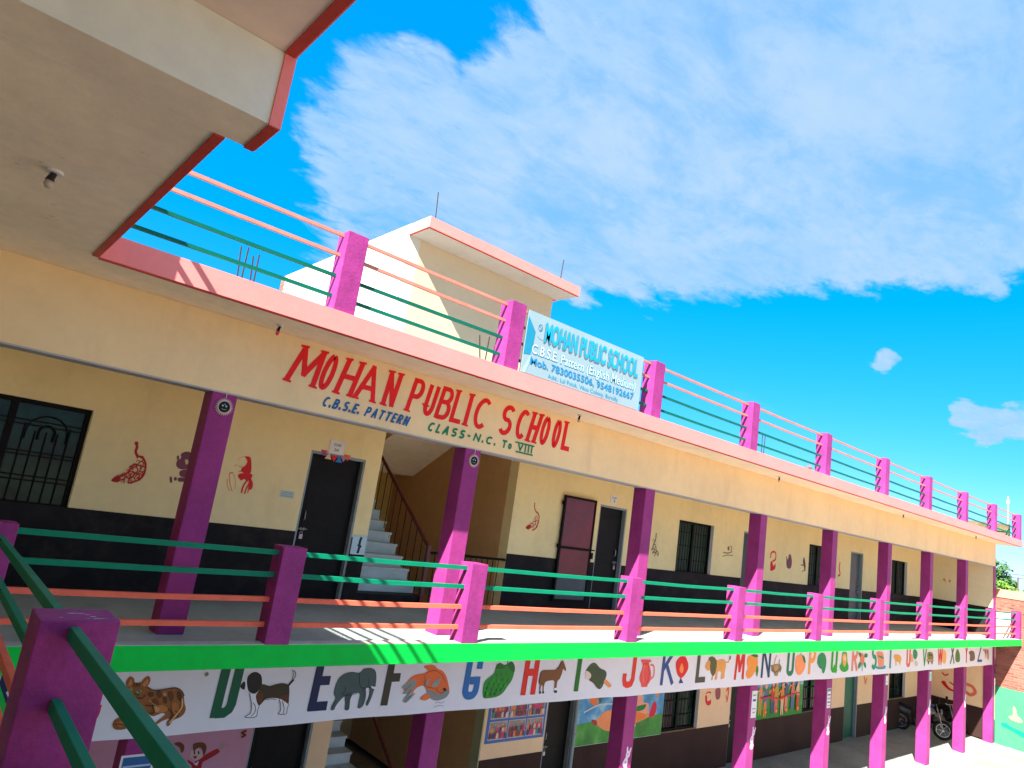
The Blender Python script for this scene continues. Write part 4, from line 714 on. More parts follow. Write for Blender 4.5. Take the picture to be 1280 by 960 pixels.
# name painted on the beam -------------------------------------------
RED = (232, 6, 10)
def beam_name():
    z0, z1 = 6.285, 6.735
    for ch, bl, br_, tl, tr, wd in (('M', 2.89, 3.27, 3.03, 3.36, .052), ('O', 3.27, 3.44, 3.38, 3.52, .048), ('H', 3.50, 3.75, 3.61, 3.85, .052), ('A', 3.76, 4.06, 3.88, 3.98, .05),
                                  ('N', 4.15, 4.33, 4.20, 4.41, .052), ('P', 4.50, 4.70, 4.58, 4.78, .05), ('U', 4.75, 4.92, 4.83, 5.00, .05), ('B', 4.95, 5.18, 5.04, 5.25, .05),
                                  ('L', 5.20, 5.39, 5.27, 5.44, .052), ('I', 5.40, 5.54, 5.46, 5.60, .055), ('C', 5.57, 5.82, 5.65, 5.92, .052), ('S', 6.04, 6.28, 6.12, 6.38, .055),
                                  ('C', 6.36, 6.57, 6.43, 6.66, .055), ('H', 6.60, 6.80, 6.69, 6.91, .058), ('O', 6.85, 7.03, 6.92, 7.10, .055), ('O', 7.11, 7.27, 7.17, 7.34, .055), ('L', 7.34, 7.53, 7.38, 7.54, .06)):
        a = Art(7.388)
        if ch == 'A': letter(a, ch, (bl, br_, bl+.07, br_+.07, z0, z1), RED, wd*1.22, True)
        else: letter(a, ch, (bl, br_, tl, tr, z0, z1), RED, wd*1.22, True)
        a.build('painted_letter', SB)
    b = Art(7.388); BL = (8, 92, 150)
    b = Art(7.388); word(b, 'C.B.S.E.', 3.39, 3.87, 6.10, 6.225, BL, .025, .35, .3)
    b.build('painted_word', SB); b = Art(7.388); word(b, 'PATTERN', 3.95, 4.57, 6.10, 6.225, BL, .025, .35, .35)
    G_ = (0, 125, 80)
    b.build('painted_word', SB); b = Art(7.388); word(b, 'CLASS-', 4.88, 5.58, 6.10, 6.225, G_, .028, .35, .4)
    b.build('painted_word', SB); b = Art(7.388); word(b, 'N.C.', 5.65, 6.05, 6.11, 6.225, G_, .027, .25, .35)
    b.build('painted_word', SB); b = Art(7.388); word(b, 'To', 6.17, 6.36, 6.11, 6.225, G_, .028, .1, .3)
    b.build('painted_word', SB); b = Art(7.388); word(b, 'VIII', 6.48, 6.77, 6.12, 6.225, G_, .028, .0, .32)
    b.stroke([(6.42, 6.235), (6.80, 6.235)], G_, .022, False); b.stroke([(6.45, 6.102), (6.79, 6.102)], G_, .022, False)
    b.build('painted_word', SB)
beam_name()
for k in ('peacock_red', 'bear_purple', 'face_red', 'peacock_small', 'peacock_dark', 'mark_faint', 'face_small_red', 'goddess_purple', 'dancer_dark', 'peacock_far'):
    painting(k, 9.368, SB)
for k in ('ground_face_red', 'ground_goddess', 'ground_dancer'): painting(k, 9.368, SB)
def end_stencils():
    a = Art(29.951, 'X'); r = (215, 60, 40)
    a.stroke([(8.95, 1.95), (8.85, 1.88), (8.75, 1.95)], r, .05); a.fill([(8.97, 1.62), (8.86, 1.68), (8.74, 1.52), (8.6, 1.45), (8.45, 1.47), (8.5, 1.40), (8.7, 1.40), (8.86, 1.5)], (215, 20, 15))
    a.stroke([(8.7, 1.68), (8.55, 1.62), (8.4, 1.68)], r, .05); a.stroke([(8.2, 1.75), (8.0, 1.72), (7.9, 1.55), (8.05, 1.42), (8.2, 1.5)], (225, 110, 80), .1)
    a.stroke([(22, 0)]*2, r, .01) if False else None
    a.build('painted_end_wall_motif', SB)
    a = Art(29.951, 'X'); a.fill([(9.0, 5.28), (8.93, 5.33), (8.9, 5.2)], (220, 130, 90)); a.fill([(8.8, 5.28), (8.74, 5.3), (8.76, 5.2)], (200, 100, 70)); a.build('painted_faint_motif', SB)
    a = Art(9.368); a.stroke([(21.7, 1.9), (21.74, 1.7), (21.68, 1.5)], (215, 30, 20), .07); a.stroke([(24.1, 1.9), (24.2, 1.7), (24.3, 1.85)], (225, 120, 80), .08); a.build('painted_red_motif', SB)
    # pale patch beside the stairs
    a = Art(9.362); a.rect(5.215, 5.46, 4.29, 4.575, (190, 215, 225)); a.stroke([(5.36, 4.55), (5.345, 4.48), (5.35, 4.40), (5.34, 4.31)], (40, 45, 50), .04); a.stroke([(5.32, 4.44), (5.38, 4.40)], (40, 45, 50), .04); a.build('painted_pale_patch', SB)
    a = Art(9.368)   # light switch board print
    a.rect(3.96, 4.17, 4.975, 5.075, (190, 205, 190)); 
    for i in range(3): a.stroke([(3.98, 5.0+i*.025), (4.15, 5.0+i*.025)], (90, 130, 150), .006, False)
    a.build('painted_notice', SB)
end_stencils()

# ---------------------------------------------------------------- railings
PX = [3.20, 5.60, 8.68, 11.68, 14.76, 17.98, 21.0, 24.12, 27.13, 30.14]
def post(x1, y0, z0, z1, par, w_=.25, mat=None, dy=.235, name='railing_post'):
    return MB().box(x1-w_, x1, y0, y0+dy, z0, z1).build(name, mat or PURPLE_CHIP, par, bevel=.008)
GR = thing('gallery_railing', 'purple post railing with green and salmon bars along the long upper gallery', 'railing', (15, 6.7, FL))
post(.77, 6.604, FL, 4.555, GR)
for x in PX: post(x, 6.604, FL+.002, 4.56, GR)
RR_ = thing('roof_railing', 'purple post railing with green and salmon bars along the long roof edge', 'railing', (15, 6.7, RT))
post(.62, 6.604, RT-.002, 7.93, RR_)
for x in PX: post(x, 6.604, RT-.004, 7.93, RR_)
def bars(par, xs, zs, y=6.72, r=.024):
    for i in range(len(xs)-1):
        a, b = xs[i]-.04, xs[i+1]-.25+.04
        for j, (z, m) in enumerate(zs):
            dz = random.uniform(-.006, .006)
            MB().tube([(a, y, z+dz), ((a+b)/2, y, z-.004+random.uniform(-.003, .003)), (b, y, z+random.uniform(-.006, .006))], r*1.41, 4).build('green_bar' if m in (RAILG, RAILG2) else 'salmon_bar', m, par)
bars(GR, [-2.6+.25, .77]+PX, ((4.495, RAILG), (4.27, RAILG), (4.035, RAILS), (3.805, RAILS)), r=.023)
bars(RR_, [.62]+PX, ((7.205, RAILG2), (7.43, RAILG2), (7.665, RAILS2), (7.885, RAILS2)), r=.0175)

# ---------------------------------------------------------------- near wing
NW = thing('near_wing', 'shaded near wing with overhanging grey roof slab edged in red, upper left', 'school building', (-1.5, 3, 0))
MB().box(-4.2, .76, -8, 6.598, 3.42, FL-.003).build('wing_gallery_floor', FLOOR, NW)
MB().box(.762, .80, -8, 6.595, 3.42, 3.60).build('green_floor_band', GREEN, NW)
MB().box(-4.2, .79, 3.45, 6.60, SO+.0015, RT-.001).build('low_roof_slab', SOFFIT, NW)
MB().box(-4.2, .94, 3.12, 3.449, SO+.0015, 7.40).build('roof_step_beam', SOFFIT, NW)
MB().box(-4.2, .885, 3.117, 3.1195, SO+.002, 7.188).build('skylit_step_face', paint('skylit_step_tone', (.72, .76, .66), .85, .08, .9, .2, 18, .15), NW)  # thin added sheet; its cool pale colour stands in for sky light on the riser
MB().box(-4.2, .925, -8, 3.119, 7.19, 7.40).build('high_roof_slab', paint('pinkish_limewash', (.86, .68, .54), .85, .08, .9, .2, 18, .15), NW)
e = MB(); e.box(.745, .795, 3.452, 6.583, SO-.010, SO+.0012); e.build('drip_edge', DRIP, NW)
MB().box(.892, .9405, 3.118, 3.451, SO-.008, SO+.0005).build('drip_edge', DRIP, NW)
MB().box(.885, .935, -8, 3.11, 7.180, 7.1895).build('drip_edge', DRIP, NW)
MB().box(.890, .9405, 3.108, 3.1195, SO-.004, 7.179).build('pink_corner_strip', PINK, NW)
MB().box(.7905, .800, 3.452, 6.583, SO-.004, RT+.002).box(.9405, .95, 3.12, 3.45, SO, 7.41).box(.9255, .945, -8, 3.118, 7.185, 7.41).build('pink_roof_edge', PINK, NW)
MB().box(-2.75, -2.52, -8, 7.38, 0, 3.42).box(-2.75, -2.52, -8, 7.38, FL, SO).build('wing_wall', YELLOW, NW)
MB().box(-2.514, -2.519, -8, 7.38, FL, 4.535).build('dark_dado_band', DADO, NW)
for y in (-6.5, -3.2): MB().box(-.27, 0, y, y+.27, FL, SO+.3).build('upper_pillar', PURPLE, NW)
# flaked spots on the ceiling
fl = MB()
for (x, y, r) in ((.17, 4.80, .010), (.20, 4.72, .006), (.25, 4.60, .007), (.07, 4.98, .010), (.33, 5.55, .010), (.36, 5.85, .013), (.40, 5.90, .010), (.34, 5.95, .009), (.55, 4.05, .006)):
    for k in range(4): fl.poly([(x+random.uniform(-1, 1)*r*1.6+math.cos(q)*r*random.uniform(.4, 1), y+random.uniform(-.2, .2)*r+math.sin(q)*r*random.uniform(.4, 1), SO-.001-.0003*k) for q in (0, 1.2, 2.2, 3.4, 4.6, 5.5)])
fl.build('flaked_paint', LIMEWASH, NW)
WR = thing('wing_railing', 'purple and green railing nearest the camera at the lower left corner', 'railing', (.66, 3.4, FL))
def ypost(y0, z0, z1, par, xw=(.535, .825)): return MB().box(xw[0], xw[1], y0, y0+.25, z0, z1).build('railing_post', PURPLE_CHIP, par, bevel=.006)
YP = [-2.9, .16, 3.285]
for y in YP: ypost(y, FL-.1, 4.50, WR)
sp = Art(0)
def flat_bar(p, q, hx, hz, m):
    mb = MB(); a = Vector(p); b = Vector(q)
    mb.prism([a+Vector((-hx, 0, -hz)), a+Vector((hx, 0, -hz)), a+Vector((hx, 0, hz)), a+Vector((-hx, 0, hz))], b-a)
    return mb.build('green_bar' if m is RAILG else 'salmon_bar', m, WR, bevel=.003)
for j, (z, m) in enumerate(((4.450, RAILG), (4.175, RAILG), (3.90, RAILS), (3.66, RAILS))):
    flat_bar((.660, YP[2]+.02, z), (.645, YP[1]+.21, z), .017, .027, m); flat_bar((.645, YP[1]+.04, z), (.64, YP[0]+.21, z), .017, .027, m)
for j, (z, m) in enumerate(((4.440, RAILG), (4.205, RAILG), (3.97, RAILS), (3.74, RAILS))):
    flat_bar((.665, 6.62, z), (.668, YP[2]+.22, z), .020, .026, m)
ch = MB()
for (x, y, r) in ((.615, 3.345, .007), (.66, 3.43, .012), (.675, 3.435, .01), (.70, 3.43, .010), (.72, 3.41, .009), (.735, 3.37, .012), (.755, 3.33, .016), (.745, 3.335, .01), (.71, 3.33, .005)):
    ch.poly([(x+math.cos(q)*r*random.uniform(.6, 1.4)*1.5, y+math.sin(q)*r*random.uniform(.3, .8), 4.5008) for q in (0, .9, 1.9, 2.8, 3.7, 4.6, 5.5)])
ch.build('flaked_paint', LIMEWASH, WR)
WT = thing('wing_roof_railing', 'purple and green railing on top of the near wing roof, above the left corner', 'railing', (.66, 5, RT))
for y in (3.5, 6.3): MB().box(.50, .75, y, y+.24, RT-.002, 7.93).build('railing_post', PURPLE, WT)
for z, m in ((7.205, RAILG), (7.43, RAILG), (7.665, RAILS), (7.885, RAILS)): MB().tube([(.70, 3.7, z), (.70, 6.4, z)], .028, 4).build('green_bar' if m in (RAILG, RAILG2) else 'salmon_bar', m, WT)

# ---------------------------------------------------------------- stair tower on the roof
ST = thing('stair_tower', 'small cream stair tower with pink edged canopy standing on the roof', 'stair tower', (7, 11, RT))
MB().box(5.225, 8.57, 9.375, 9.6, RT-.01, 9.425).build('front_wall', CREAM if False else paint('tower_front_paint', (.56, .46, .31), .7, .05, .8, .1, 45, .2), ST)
MB().box(5.223, 5.45, 9.373, 14.6, RT-.01, 9.63).build('side_wall', LIMEWASH, ST)
MB().box(8.35, 8.57, 9.601, 14.6, RT-.01, 9.6).box(5.45, 8.35, 14.4, 14.6, RT-.01, 9.6).build('rear_wall', LIMEWASH, ST)
MB().box(5.22, 8.68, 8.80, 9.372, 9.43, 9.6).build('canopy', paint('canopy_lime', (.50, .46, .42), .85, .08, .9, .2, 18, .15), ST)
MB().box(-4.2, 30.14, 6.86, 14.9, RT-.001, RT+.012).build('roof_deck', CONC, SB)
MB().box(5.451, 8.57, 9.372, 14.6, 9.43, 9.6).build('tower_roof', SOFFIT, ST)
MB().box(5.21, 8.69, 8.785, 8.799, 9.428, 9.605).box(8.681, 8.69, 8.80, 14.6, 9.43, 9.605).build('pink_canopy_edge', PINK, ST)
MB().box(5.205, 5.22, 8.786, 9.37, 9.43, 9.607).build('pale_canopy_end', paint('pale_pink_paint', (.80, .52, .46), .6, .05, 1.5, .1, 30, .3), ST)  # end face in a paler pink than the front edge
MB().box(5.22, 8.68, 8.795, 8.825, 9.418, 9.4295).box(5.205, 5.24, 8.83, 9.37, 9.419, 9.4295).build('drip_edge', DRIP, ST)
MB().tube([(7.72, 9.372, 9.0), (7.72, 9.34, 8.99)], .03, 8).tube([(7.72, 9.345, 9.0), (7.72, 9.33, 8.95)], .018, 6).build('wall_bulb_holder', IRON, ST)
MB().box(5.205, 5.222, 14.45, 14.62, 9.2, 9.62).box(5.16, 5.222, 14.3, 14.61, 8.5, 8.75).build('rough_brick_corner', BRICK, ST)
# steel rods
for nm, lb, x, y, z0, z1, dx in (('steel_rod', 'thin steel rod standing on the left corner of the stair tower', 5.66, 9.37, 9.61, 10.36, -.05), ('steel_rod', 'thin steel rod standing on the right end of the pink canopy', 8.30, 8.95, 9.60, 10.06, .02)):
    tag(MB().tube([(x, y, z0-.02), (x+dx*.4, y, (z0+z1)/2), (x+dx, y, z1)], .009, 5).build(nm, RUST), lb, 'steel rod', 'steel rods on the stair tower')
for lb, pts in (('bundle of bare reinforcement rods standing behind the leftmost roof bars', [(2.25, 7.6, -.06), (2.27, 7.6, .0), (2.39, 7.6, -.05), (2.41, 7.6, -.01)]), ('bundle of bent reinforcement rods beside the second purple roof post', [(5.77, 7.6, -.13), (5.80, 7.6, .02), (5.92, 7.6, .03)]), ('short reinforcement rods behind the roof bars beside the fourth purple roof post', [(11.78+1.3, 7.3, .0), (13.16, 7.3, .03)])):
    m = MB()
    for (x, y, d) in pts: m.tube([(x, y, RT-.02), (x+d*.5, y, RT+.3), (x+d, y, RT+.62+random.uniform(-.05, .03))], .010, 5)
    tag(m.build('rebar_bundle', RUST), lb, 'rebar', 'rebar bundles on the roof')
m = MB(); m.tube([(15.0, 7.26, RT-.01), (15.0, 7.26, RT+.12), (15.03, 7.26, RT+.2), (15.12, 7.22, RT+.23)], [.05, .05, .05, .07], 10)
tag(m.build('vent_elbow', STEEL), 'small grey pipe elbow lying on the roof behind the bars', 'pipe')

# ---------------------------------------------------------------- roof signboard
SG = thing('school_signboard', 'pale blue school signboard with blue lettering on the roof railing', 'signboard', (6.9, 6.6, RT))
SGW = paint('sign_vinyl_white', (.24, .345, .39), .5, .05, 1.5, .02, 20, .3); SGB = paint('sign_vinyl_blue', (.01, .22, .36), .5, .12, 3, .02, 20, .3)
MB().box(5.64, 8.10, 6.594, 6.601, RT+.01, 7.885).build('sign_sheet', SGW, SG)
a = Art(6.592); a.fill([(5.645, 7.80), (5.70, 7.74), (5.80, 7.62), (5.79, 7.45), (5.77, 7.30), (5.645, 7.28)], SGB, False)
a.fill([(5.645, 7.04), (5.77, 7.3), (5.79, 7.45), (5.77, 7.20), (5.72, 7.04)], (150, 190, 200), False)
a.build('sign_blue_band', SG)  # blue and paler shapes down the left of the sheet
SB_ = (0, 155, 200)
font_text('sign_title_shadow', 'MOHAN PUBLIC SCHOOL', 5.965, 7.975, 7.505, 7.79, 6.5905, (90, 110, 120), SG, .03)
font_text('sign_title', 'MOHAN PUBLIC SCHOOL', 5.98, 7.99, 7.53, 7.815, 6.589, SB_, SG, .03)
font_text('sign_line_shadow', 'C.B.S.E. Pattern (English Medium)', 5.775, 7.965, 7.275, 7.455, 6.5905, (30, 130, 170), SG, .028)
font_text('sign_line', 'C.B.S.E. Pattern (English Medium)', 5.78, 7.97, 7.285, 7.455, 6.589, (195, 225, 232), SG, .0)
font_text('sign_phone', 'Mob. 7830035506, 9548192667', 5.78, 7.95, 7.155, 7.275, 6.589, (20, 125, 175), SG, .02)
font_text('sign_address', 'Add.: Lal Fatak, Vikas Colony, Bareilly', 6.13, 7.60, 7.055, 7.13, 6.589, (30, 140, 175), SG, .0)
a = Art(6.592); a.stroke(arc(5.88, 7.70, .035, .045, 0, 360, 14), (60, 120, 150), .010, False); a.stroke([(5.86, 7.72), (5.9, 7.69), (5.87, 7.66)], (60, 120, 150), .008); a.stroke([(5.84, 7.58), (5.9, 7.55), (5.95, 7.56)], (110, 160, 180), .008); a.build('sign_emblem', SG)
MB().box(5.64, 8.10, 6.602, 6.622, 7.865, 7.885).box(5.64, 8.10, 6.602, 6.622, RT+.01, RT+.03).box(5.64, 5.66, 6.602, 6.622, RT+.03, 7.865).box(8.08, 8.10, 6.602, 6.622, RT+.03, 7.865).build('sign_frame', STEEL, SG)

# ---------------------------------------------------------------- alphabet banner
AB = thing('alphabet_banner', 'long white alphabet banner with letters and animal pictures hung under the green floor band', 'banner', (15, 7.39, 2.6))
def banner_sheet():
    mb = MB(); n = 240; x0, x1 = -4, 29.92; random.seed(5)
    fx = lambda x: .004*math.sin(x*1.7)+.003*math.sin(x*4.3+1)
    top = [(x0+(x1-x0)*i/n) for i in range(n+1)]
    for i in range(n):
        a_, b_ = top[i], top[i+1]
        za, zb = 2.612+fx(a_)*1.5, 2.612+fx(b_)*1.5
        mb.quad((a_, 7.3935, za), (b_, 7.3935, zb), (b_, 7.3915, 3.41), (a_, 7.3915, 3.41))
        mb.quad((a_, 7.418, za), (b_, 7.418, zb), (b_, 7.3935, zb), (a_, 7.3935, za))
    mb.build('banner_sheet', FLEX, AB)
banner_sheet(); random.seed(11)
LT = [('A', -.35, -.05, (200, 30, 40)), ('B', .86, 1.13, (8, 40, 90)), ('C', 1.62, 1.86, (200, 5, 30)), ('D', 2.885, 3.125, (0, 92, 62)), ('E', 3.95, 4.19, (5, 30, 78)), ('F', 4.90, 5.14, (52, 52, 40)), ('G', 6.13, 6.41, (0, 105, 180)), ('H', 7.20, 7.49, (222, 30, 18)), ('I', 8.25, 8.46, (0, 110, 15)),
      ('J', 9.44, 9.76, (232, 45, 30)), ('K', 10.48, 10.86, (38, 78, 140)), ('L', 11.54, 11.86, (80, 72, 58)), ('M', 12.86, 13.22, (222, 8, 22)), ('N', 13.88, 14.24, (0, 60, 105)), ('O', 14.95, 15.27, (0, 120, 85)), ('P', 15.95, 16.30, (245, 160, 80)), ('Q', 17.08, 17.42, (15, 165, 30)), ('R', 18.22, 18.58, (232, 130, 110)),
      ('S', 19.40, 19.75, (0, 145, 100)), ('T', 20.45, 20.85, (60, 130, 150)), ('U', 21.80, 22.10, (235, 90, 75)), ('V', 23.02, 23.40, (40, 150, 50)), ('W', 24.30, 24.75, (228, 25, 25)), ('X', 25.45, 25.85, (60, 85, 75)), ('Y', 26.85, 27.20, (220, 40, 60)), ('Z', 28.2, 28.7, (35, 70, 130))]
for ch, x0, x1, col in LT:
    a = Art(7.3885); letter(a, ch, (x0, x1, x0+.02, x1+.02, 2.735, 3.36), col, (.098 if x1-x0 < .33 else .105) if ch not in 'MNWXVYZK' else .075, glyphs=BLOCK)
    a.build('painted_letter', AB)
for k in ('cat', 'dog', 'elephant', 'fish', 'grapes', 'horse', 'ice_lolly', 'jug', 'kite', 'lion', 'mango', 'nest', 'orange', 'parrot', 'queen', 'rose', 'ship', 'tiger', 'umbrella_picture', 'van', 'watch', 'christmas_tree', 'yak', 'zebra'):
    painting(k, 7.3885, AB)
a = Art(7.3885); a.stroke([(5.72, 2.72), (5.76, 2.735), (5.80, 2.72), (5.86, 2.735)], (100, 90, 130), .005); a.stroke([(5.70, 2.675), (5.78, 2.69), (5.86, 2.68)], (100, 90, 130), .005); a.dot((2.76, 3.17), (150, 150, 130), .022); a.dot((2.76, 3.17), (110, 110, 95), .012); a.build('painted_signature', AB)

# ---------------------------------------------------------------- murals and posters
MU = thing('duck_mural', 'painted mural of birds over green grass and blue sky beside the lower barred window', 'mural', (12, 9.36, 1.1))
MB().box(10.665, 13.44, 9.335, 9.368, 1.09, 2.62).build('mural_board', TIMB, MU)
a = Art(9.334); a.rect(10.68, 13.44, 1.095, 2.62, MSKY); a.fill([(10.68, 1.096), (13.438, 1.096), (13.438, 1.52), (13.0, 1.5), (12.4, 1.56), (11.8, 1.50), (11.2, 1.52), (10.68, 1.49)], MGRASS, False)
a.fill([(11.25, 1.50), (11.35, 1.60), (11.5, 1.68), (11.8, 1.70), (12.3, 1.66), (12.75, 1.60), (12.95, 1.55), (13.0, 1.50), (12.7, 1.42), (12.2, 1.34), (11.7, 1.30), (11.45, 1.36)], (240, 150, 95))
a.fill([(12.2, 1.70), (12.3, 2.1), (12.6, 2.15), (12.7, 1.8), (12.9, 1.75), (12.85, 1.55), (12.3, 1.55)], (240, 165, 140)); a.fill([(12.45, 1.7), (12.8, 1.74), (12.75, 1.64), (12.5, 1.62)], (20, 130, 50))
a.fill([(12.95, 1.5), (13.05, 1.75), (13.15, 1.76), (13.2, 1.62), (13.12, 1.48)], (215, 25, 60)); a.fill([(12.4, 1.6), (12.8, 1.55), (12.78, 1.45), (12.3, 1.42)], (240, 130, 50))
a.fill([(10.98, 1.92), (11.1, 1.83), (11.2, 1.78), (11.22, 1.95), (11.1, 2.1)], (235, 120, 60)); a.fill([(11.25, 1.95), (11.3, 1.85), (11.36, 1.9), (11.34, 2.1)], (80, 110, 50)); a.fill([(13.1, 1.95), (13.2, 1.87), (13.25, 2.0)], (235, 140, 60))
a.fill([(11.1, 1.55), (11.25, 1.53), (11.28, 1.45), (11.2, 1.44)], (160, 60, 50)); a.fill([(12.35, 1.36), (12.5, 1.38), (12.5, 1.31), (12.38, 1.31)], (200, 220, 150)); a.stroke([(10.85, 1.70), (11.3, 1.82), (11.9, 1.80)], (190, 215, 220), .03)
a.build('painted_birds', MU)
MC = thing('children_mural', 'colourful mural of playing children on green grass behind the purple pillars', 'mural', (18.8, 9.36, 1.1))
MB().box(17.45, 19.93, 9.340, 9.368, 1.09, 2.62).build('mural_board', MSKY, MC)
a = Art(9.339); a.rect(17.46, 19.92, 1.092, 1.85, MGRASS); a.rect(17.46, 19.92, 1.092, 1.32, (10, 140, 20)); random.seed(3)
cl = [(240, 150, 120), (90, 120, 160), (220, 60, 60), (200, 160, 50), (235, 140, 60), (70, 100, 130), (235, 120, 110), (240, 200, 160)]
for i in range(8):
    x = 17.64+i*.27+random.uniform(-.05, .05); h = random.uniform(-.06, .05); w_ = random.uniform(.07, .11)
    a.fill([(x-w_, 1.52+h), (x+w_, 1.50+h), (x+w_*.7, 1.84+h), (x-w_*.7, 1.86+h)], cl[i % 8]); a.fill([(x-.07, 1.22+h), (x-.01, 1.22+h), (x-.01, 1.54+h), (x-.07, 1.54+h)], cl[(i+3) % 8]); a.fill([(x+.02, 1.24+h), (x+.07, 1.20+h), (x+.06, 1.54+h), (x, 1.54+h)], cl[(i+3) % 8])
    a.stroke([(x-w_, 1.80+h), (x-w_-.07, 1.68+h+random.uniform(-.1, .2)), (x-w_-.1, 1.60+h+random.uniform(0, .3))], (240, 180, 140), .035); a.dot((x, 1.95+h), (240, 175, 135), .075); a.fill([(x-.07, 1.98+h), (x, 2.04+h), (x+.07, 1.98+h), (x+.03, 1.99+h)], (60, 30, 20))
    if i % 2: a.dot((x+.03, 1.25), (235, 80, 60), .07); a.dot((x+.03, 1.25), (250, 190, 150), .03)
a.stroke([(17.6, 1.60), (18.1, 1.62), (18.5, 1.55), (18.9, 1.60), (19.7, 1.66)], (205, 50, 70), .04)
a.fill([(19.3, 2.0), (19.5, 2.15), (19.9, 2.1), (19.9, 2.6), (19.2, 2.6)], (60, 160, 170))
a.build('painted_children', MC)
MP = thing('pink_child_mural', 'pink wall mural of cheerful children in red, behind the nearest railing post', 'mural', (3.3, 9.36, .9))
MB().box(-2.4, 4.265, 9.350, 9.368, .75, 2.62).build('mural_board', MPINK, MP)
painting('child', 9.349, MP)
PP = thing('photo_poster', 'blue poster with a grid of class photographs under the banner', 'poster', (9.1, 9.36, 1.3))
MB().box(8.43, 9.845, 9.362, 9.368, 1.34, 2.4).build('poster_sheet', paint('poster_blue', (.01, .13, .42), .35, .05, 3, 0, 30, .4), PP)
k_ = 0
for i in range(3):
    for j in range(3):
        a = Art(9.3615); x0 = 8.50+i*.445; z0 = 1.40+j*.34
        a.rect(x0-.01, x0+.40, z0-.01, z0+.29, (205, 195, 200)); a.rect(x0, x0+.39, z0, z0+.28, MPHOTO); random.seed(i*3+j)
        pal = [(215, 60, 120), (60, 150, 140), (150, 70, 70), (220, 140, 90), (110, 60, 90), (225, 200, 190), (70, 80, 110)]
        for row in (0, 1):
            for q in range(7):
                px_ = x0+.035+q*.053+random.uniform(-.01, .01); pz = z0+.02+.085*(1-row)+random.uniform(-.008, .008); c = pal[random.randrange(7)]
                a.fill([(px_-.026, pz), (px_+.026, pz), (px_+.020, pz+.075), (px_-.020, pz+.078)], c); a.dot((px_, pz+.092), (170+random.randrange(40), 120, 95), .014, 7)
        a.build('class_photo', PP)
LV = paint('wall_end_light', (.45, .46, .26), .7, .08, 1, .1, 40, .2)
MB().box(8.345, 8.3695, 9.372, 9.6, .12, 3.41).build('painted_wall_end', LV, SB)

# drain pipe beside the lower door
m = MB(); m.tube([(10.60, 9.30, .1), (10.60, 9.30, 2.7)], .04, 10); m.torus((10.60, 9.30, 1.35), (0, 0, 1), .042, .012, 14, 6)
tag(m.build('drain_pipe', GREYJ), 'grey drain pipe standing beside the bird mural', 'pipe')

# ---------------------------------------------------------------- small hung things
def sun_face(x, z, label):
    t = thing('sun_face_ornament', label, 'ornament', (x, 7.39, z), 'round sun faces hung on the pillars')
    X0, Y0, Z0 = x, 7.39, z
    fr = MB(); n = 26
    pts = []
    for i in range(n*2):
        r = .098 if i % 2 == 0 else .070; q = math.pi*i/n; pts.append((X0+r*math.cos(q), Y0-.012, Z0+r*math.sin(q)))
    fr.prism(pts, (0, .012, 0)); fr.torus((X0, Y0-.012, Z0), (0, 1, 0), .066, .010, 28, 6)
    fr.build('spiky_frame', paint('shell_white', (.60, .42, .40), .5, .1, 20, .1, 60, .4) if 'shell_white' not in bpy.data.materials else bpy.data.materials['shell_white'], t)
    f = MB(); f.disc((X0, Y0-.016, Z0), (0, 1, 0), .060, 24); f.build('dark_face', BLACK, t)
    a = Art(Y0-.018); a.dot((X0-.018, Z0+.012), (150, 190, 205), .010); a.dot((X0+.018, Z0+.010), (150, 190, 205), .010); a.dot((X0, Z0+.028), (120, 160, 180), .007); a.stroke([(X0-.025, Z0-.022), (X0, Z0-.028), (X0+.025, Z0-.022)], (140, 140, 80), .008); a.build('face_features', t)
    MB().tube([(X0, Y0-.006, Z0+.095), (X0+.002, Y0-.006, Z0+.17)], .003, 4).build('hanging_string', WHITE, t)
sun_face(2.33, 5.855, 'spiky round sun face hung on the purple pillar nearest the left window')
sun_face(5.72, 5.845, 'spiky round sun face hung on the purple pillar before the staircase')
def bulb(x, y, label, col, broken=False, big=1.0):
    t = thing('ceiling_bulb_holder', label, 'bulb holder', (x, y, SO), 'bulb holders under the roof overhang')
    MB().tube([(x, y, SO+.001), (x, y, SO-.015)], .035*big, 12).build('ceiling_rose', TIMB, t)
    MB().tube([(x, y, SO-.014), (x-.01, y, SO-.05), (x-.012, y, SO-.07)], [.013*big, .016*big, .020*big], 8).build('socket', IRON if not broken else RUST, t)
    MB().tube([(x-.012, y, SO-.069), (x-.012, y, SO-.09), (x-.012, y, SO-.115)], [.018*big, .022*big, .012*big], 10).build('glass_bulb', col, t, smooth=True)
RB = paint('pink_bulb', (.75, .06, .12), .3, .05, 5, 0, 30, .5); GB = paint('dusty_glass_bulb', (.45, .42, .32), .3, .05, 5, 0, 30, .5)
bulb(.25, 4.87, 'dusty bulb in a crooked holder on the nearest grey ceiling', GB, True, 1.3)
bulb(2.61, 7.07, 'small pink bulb under the overhang left of the red school name', RB)
bulb(7.27, 7.0, 'bulb holder under the overhang just after the last red letter', GB)
bulb(13.47, 7.07, 'bulb holder under the overhang above the curtained window', GB)
bulb(20.31, 7.07, 'bulb holder under the overhang, second from the far end', GB)
bulb(26.4, 7.0, 'bulb holder under the overhang nearest the far end', GB)
def notice(nm, x0, x1, z0, z1, y, lines, label, cat='notice', group=None, cols=None, pin=None):
    t = thing(nm, label, cat, ((x0+x1)/2, y, z0), group)
    MB().box(x0, x1, y-.004, y-.0005, z0, z1).build('paper_sheet', WHITE, t)
    a = Art(y-.0045)
    for (xa, xb, z, h, c) in lines: a.rect(xa, xb, z, z+h, c)
    a.build('printed_lines', t); return t
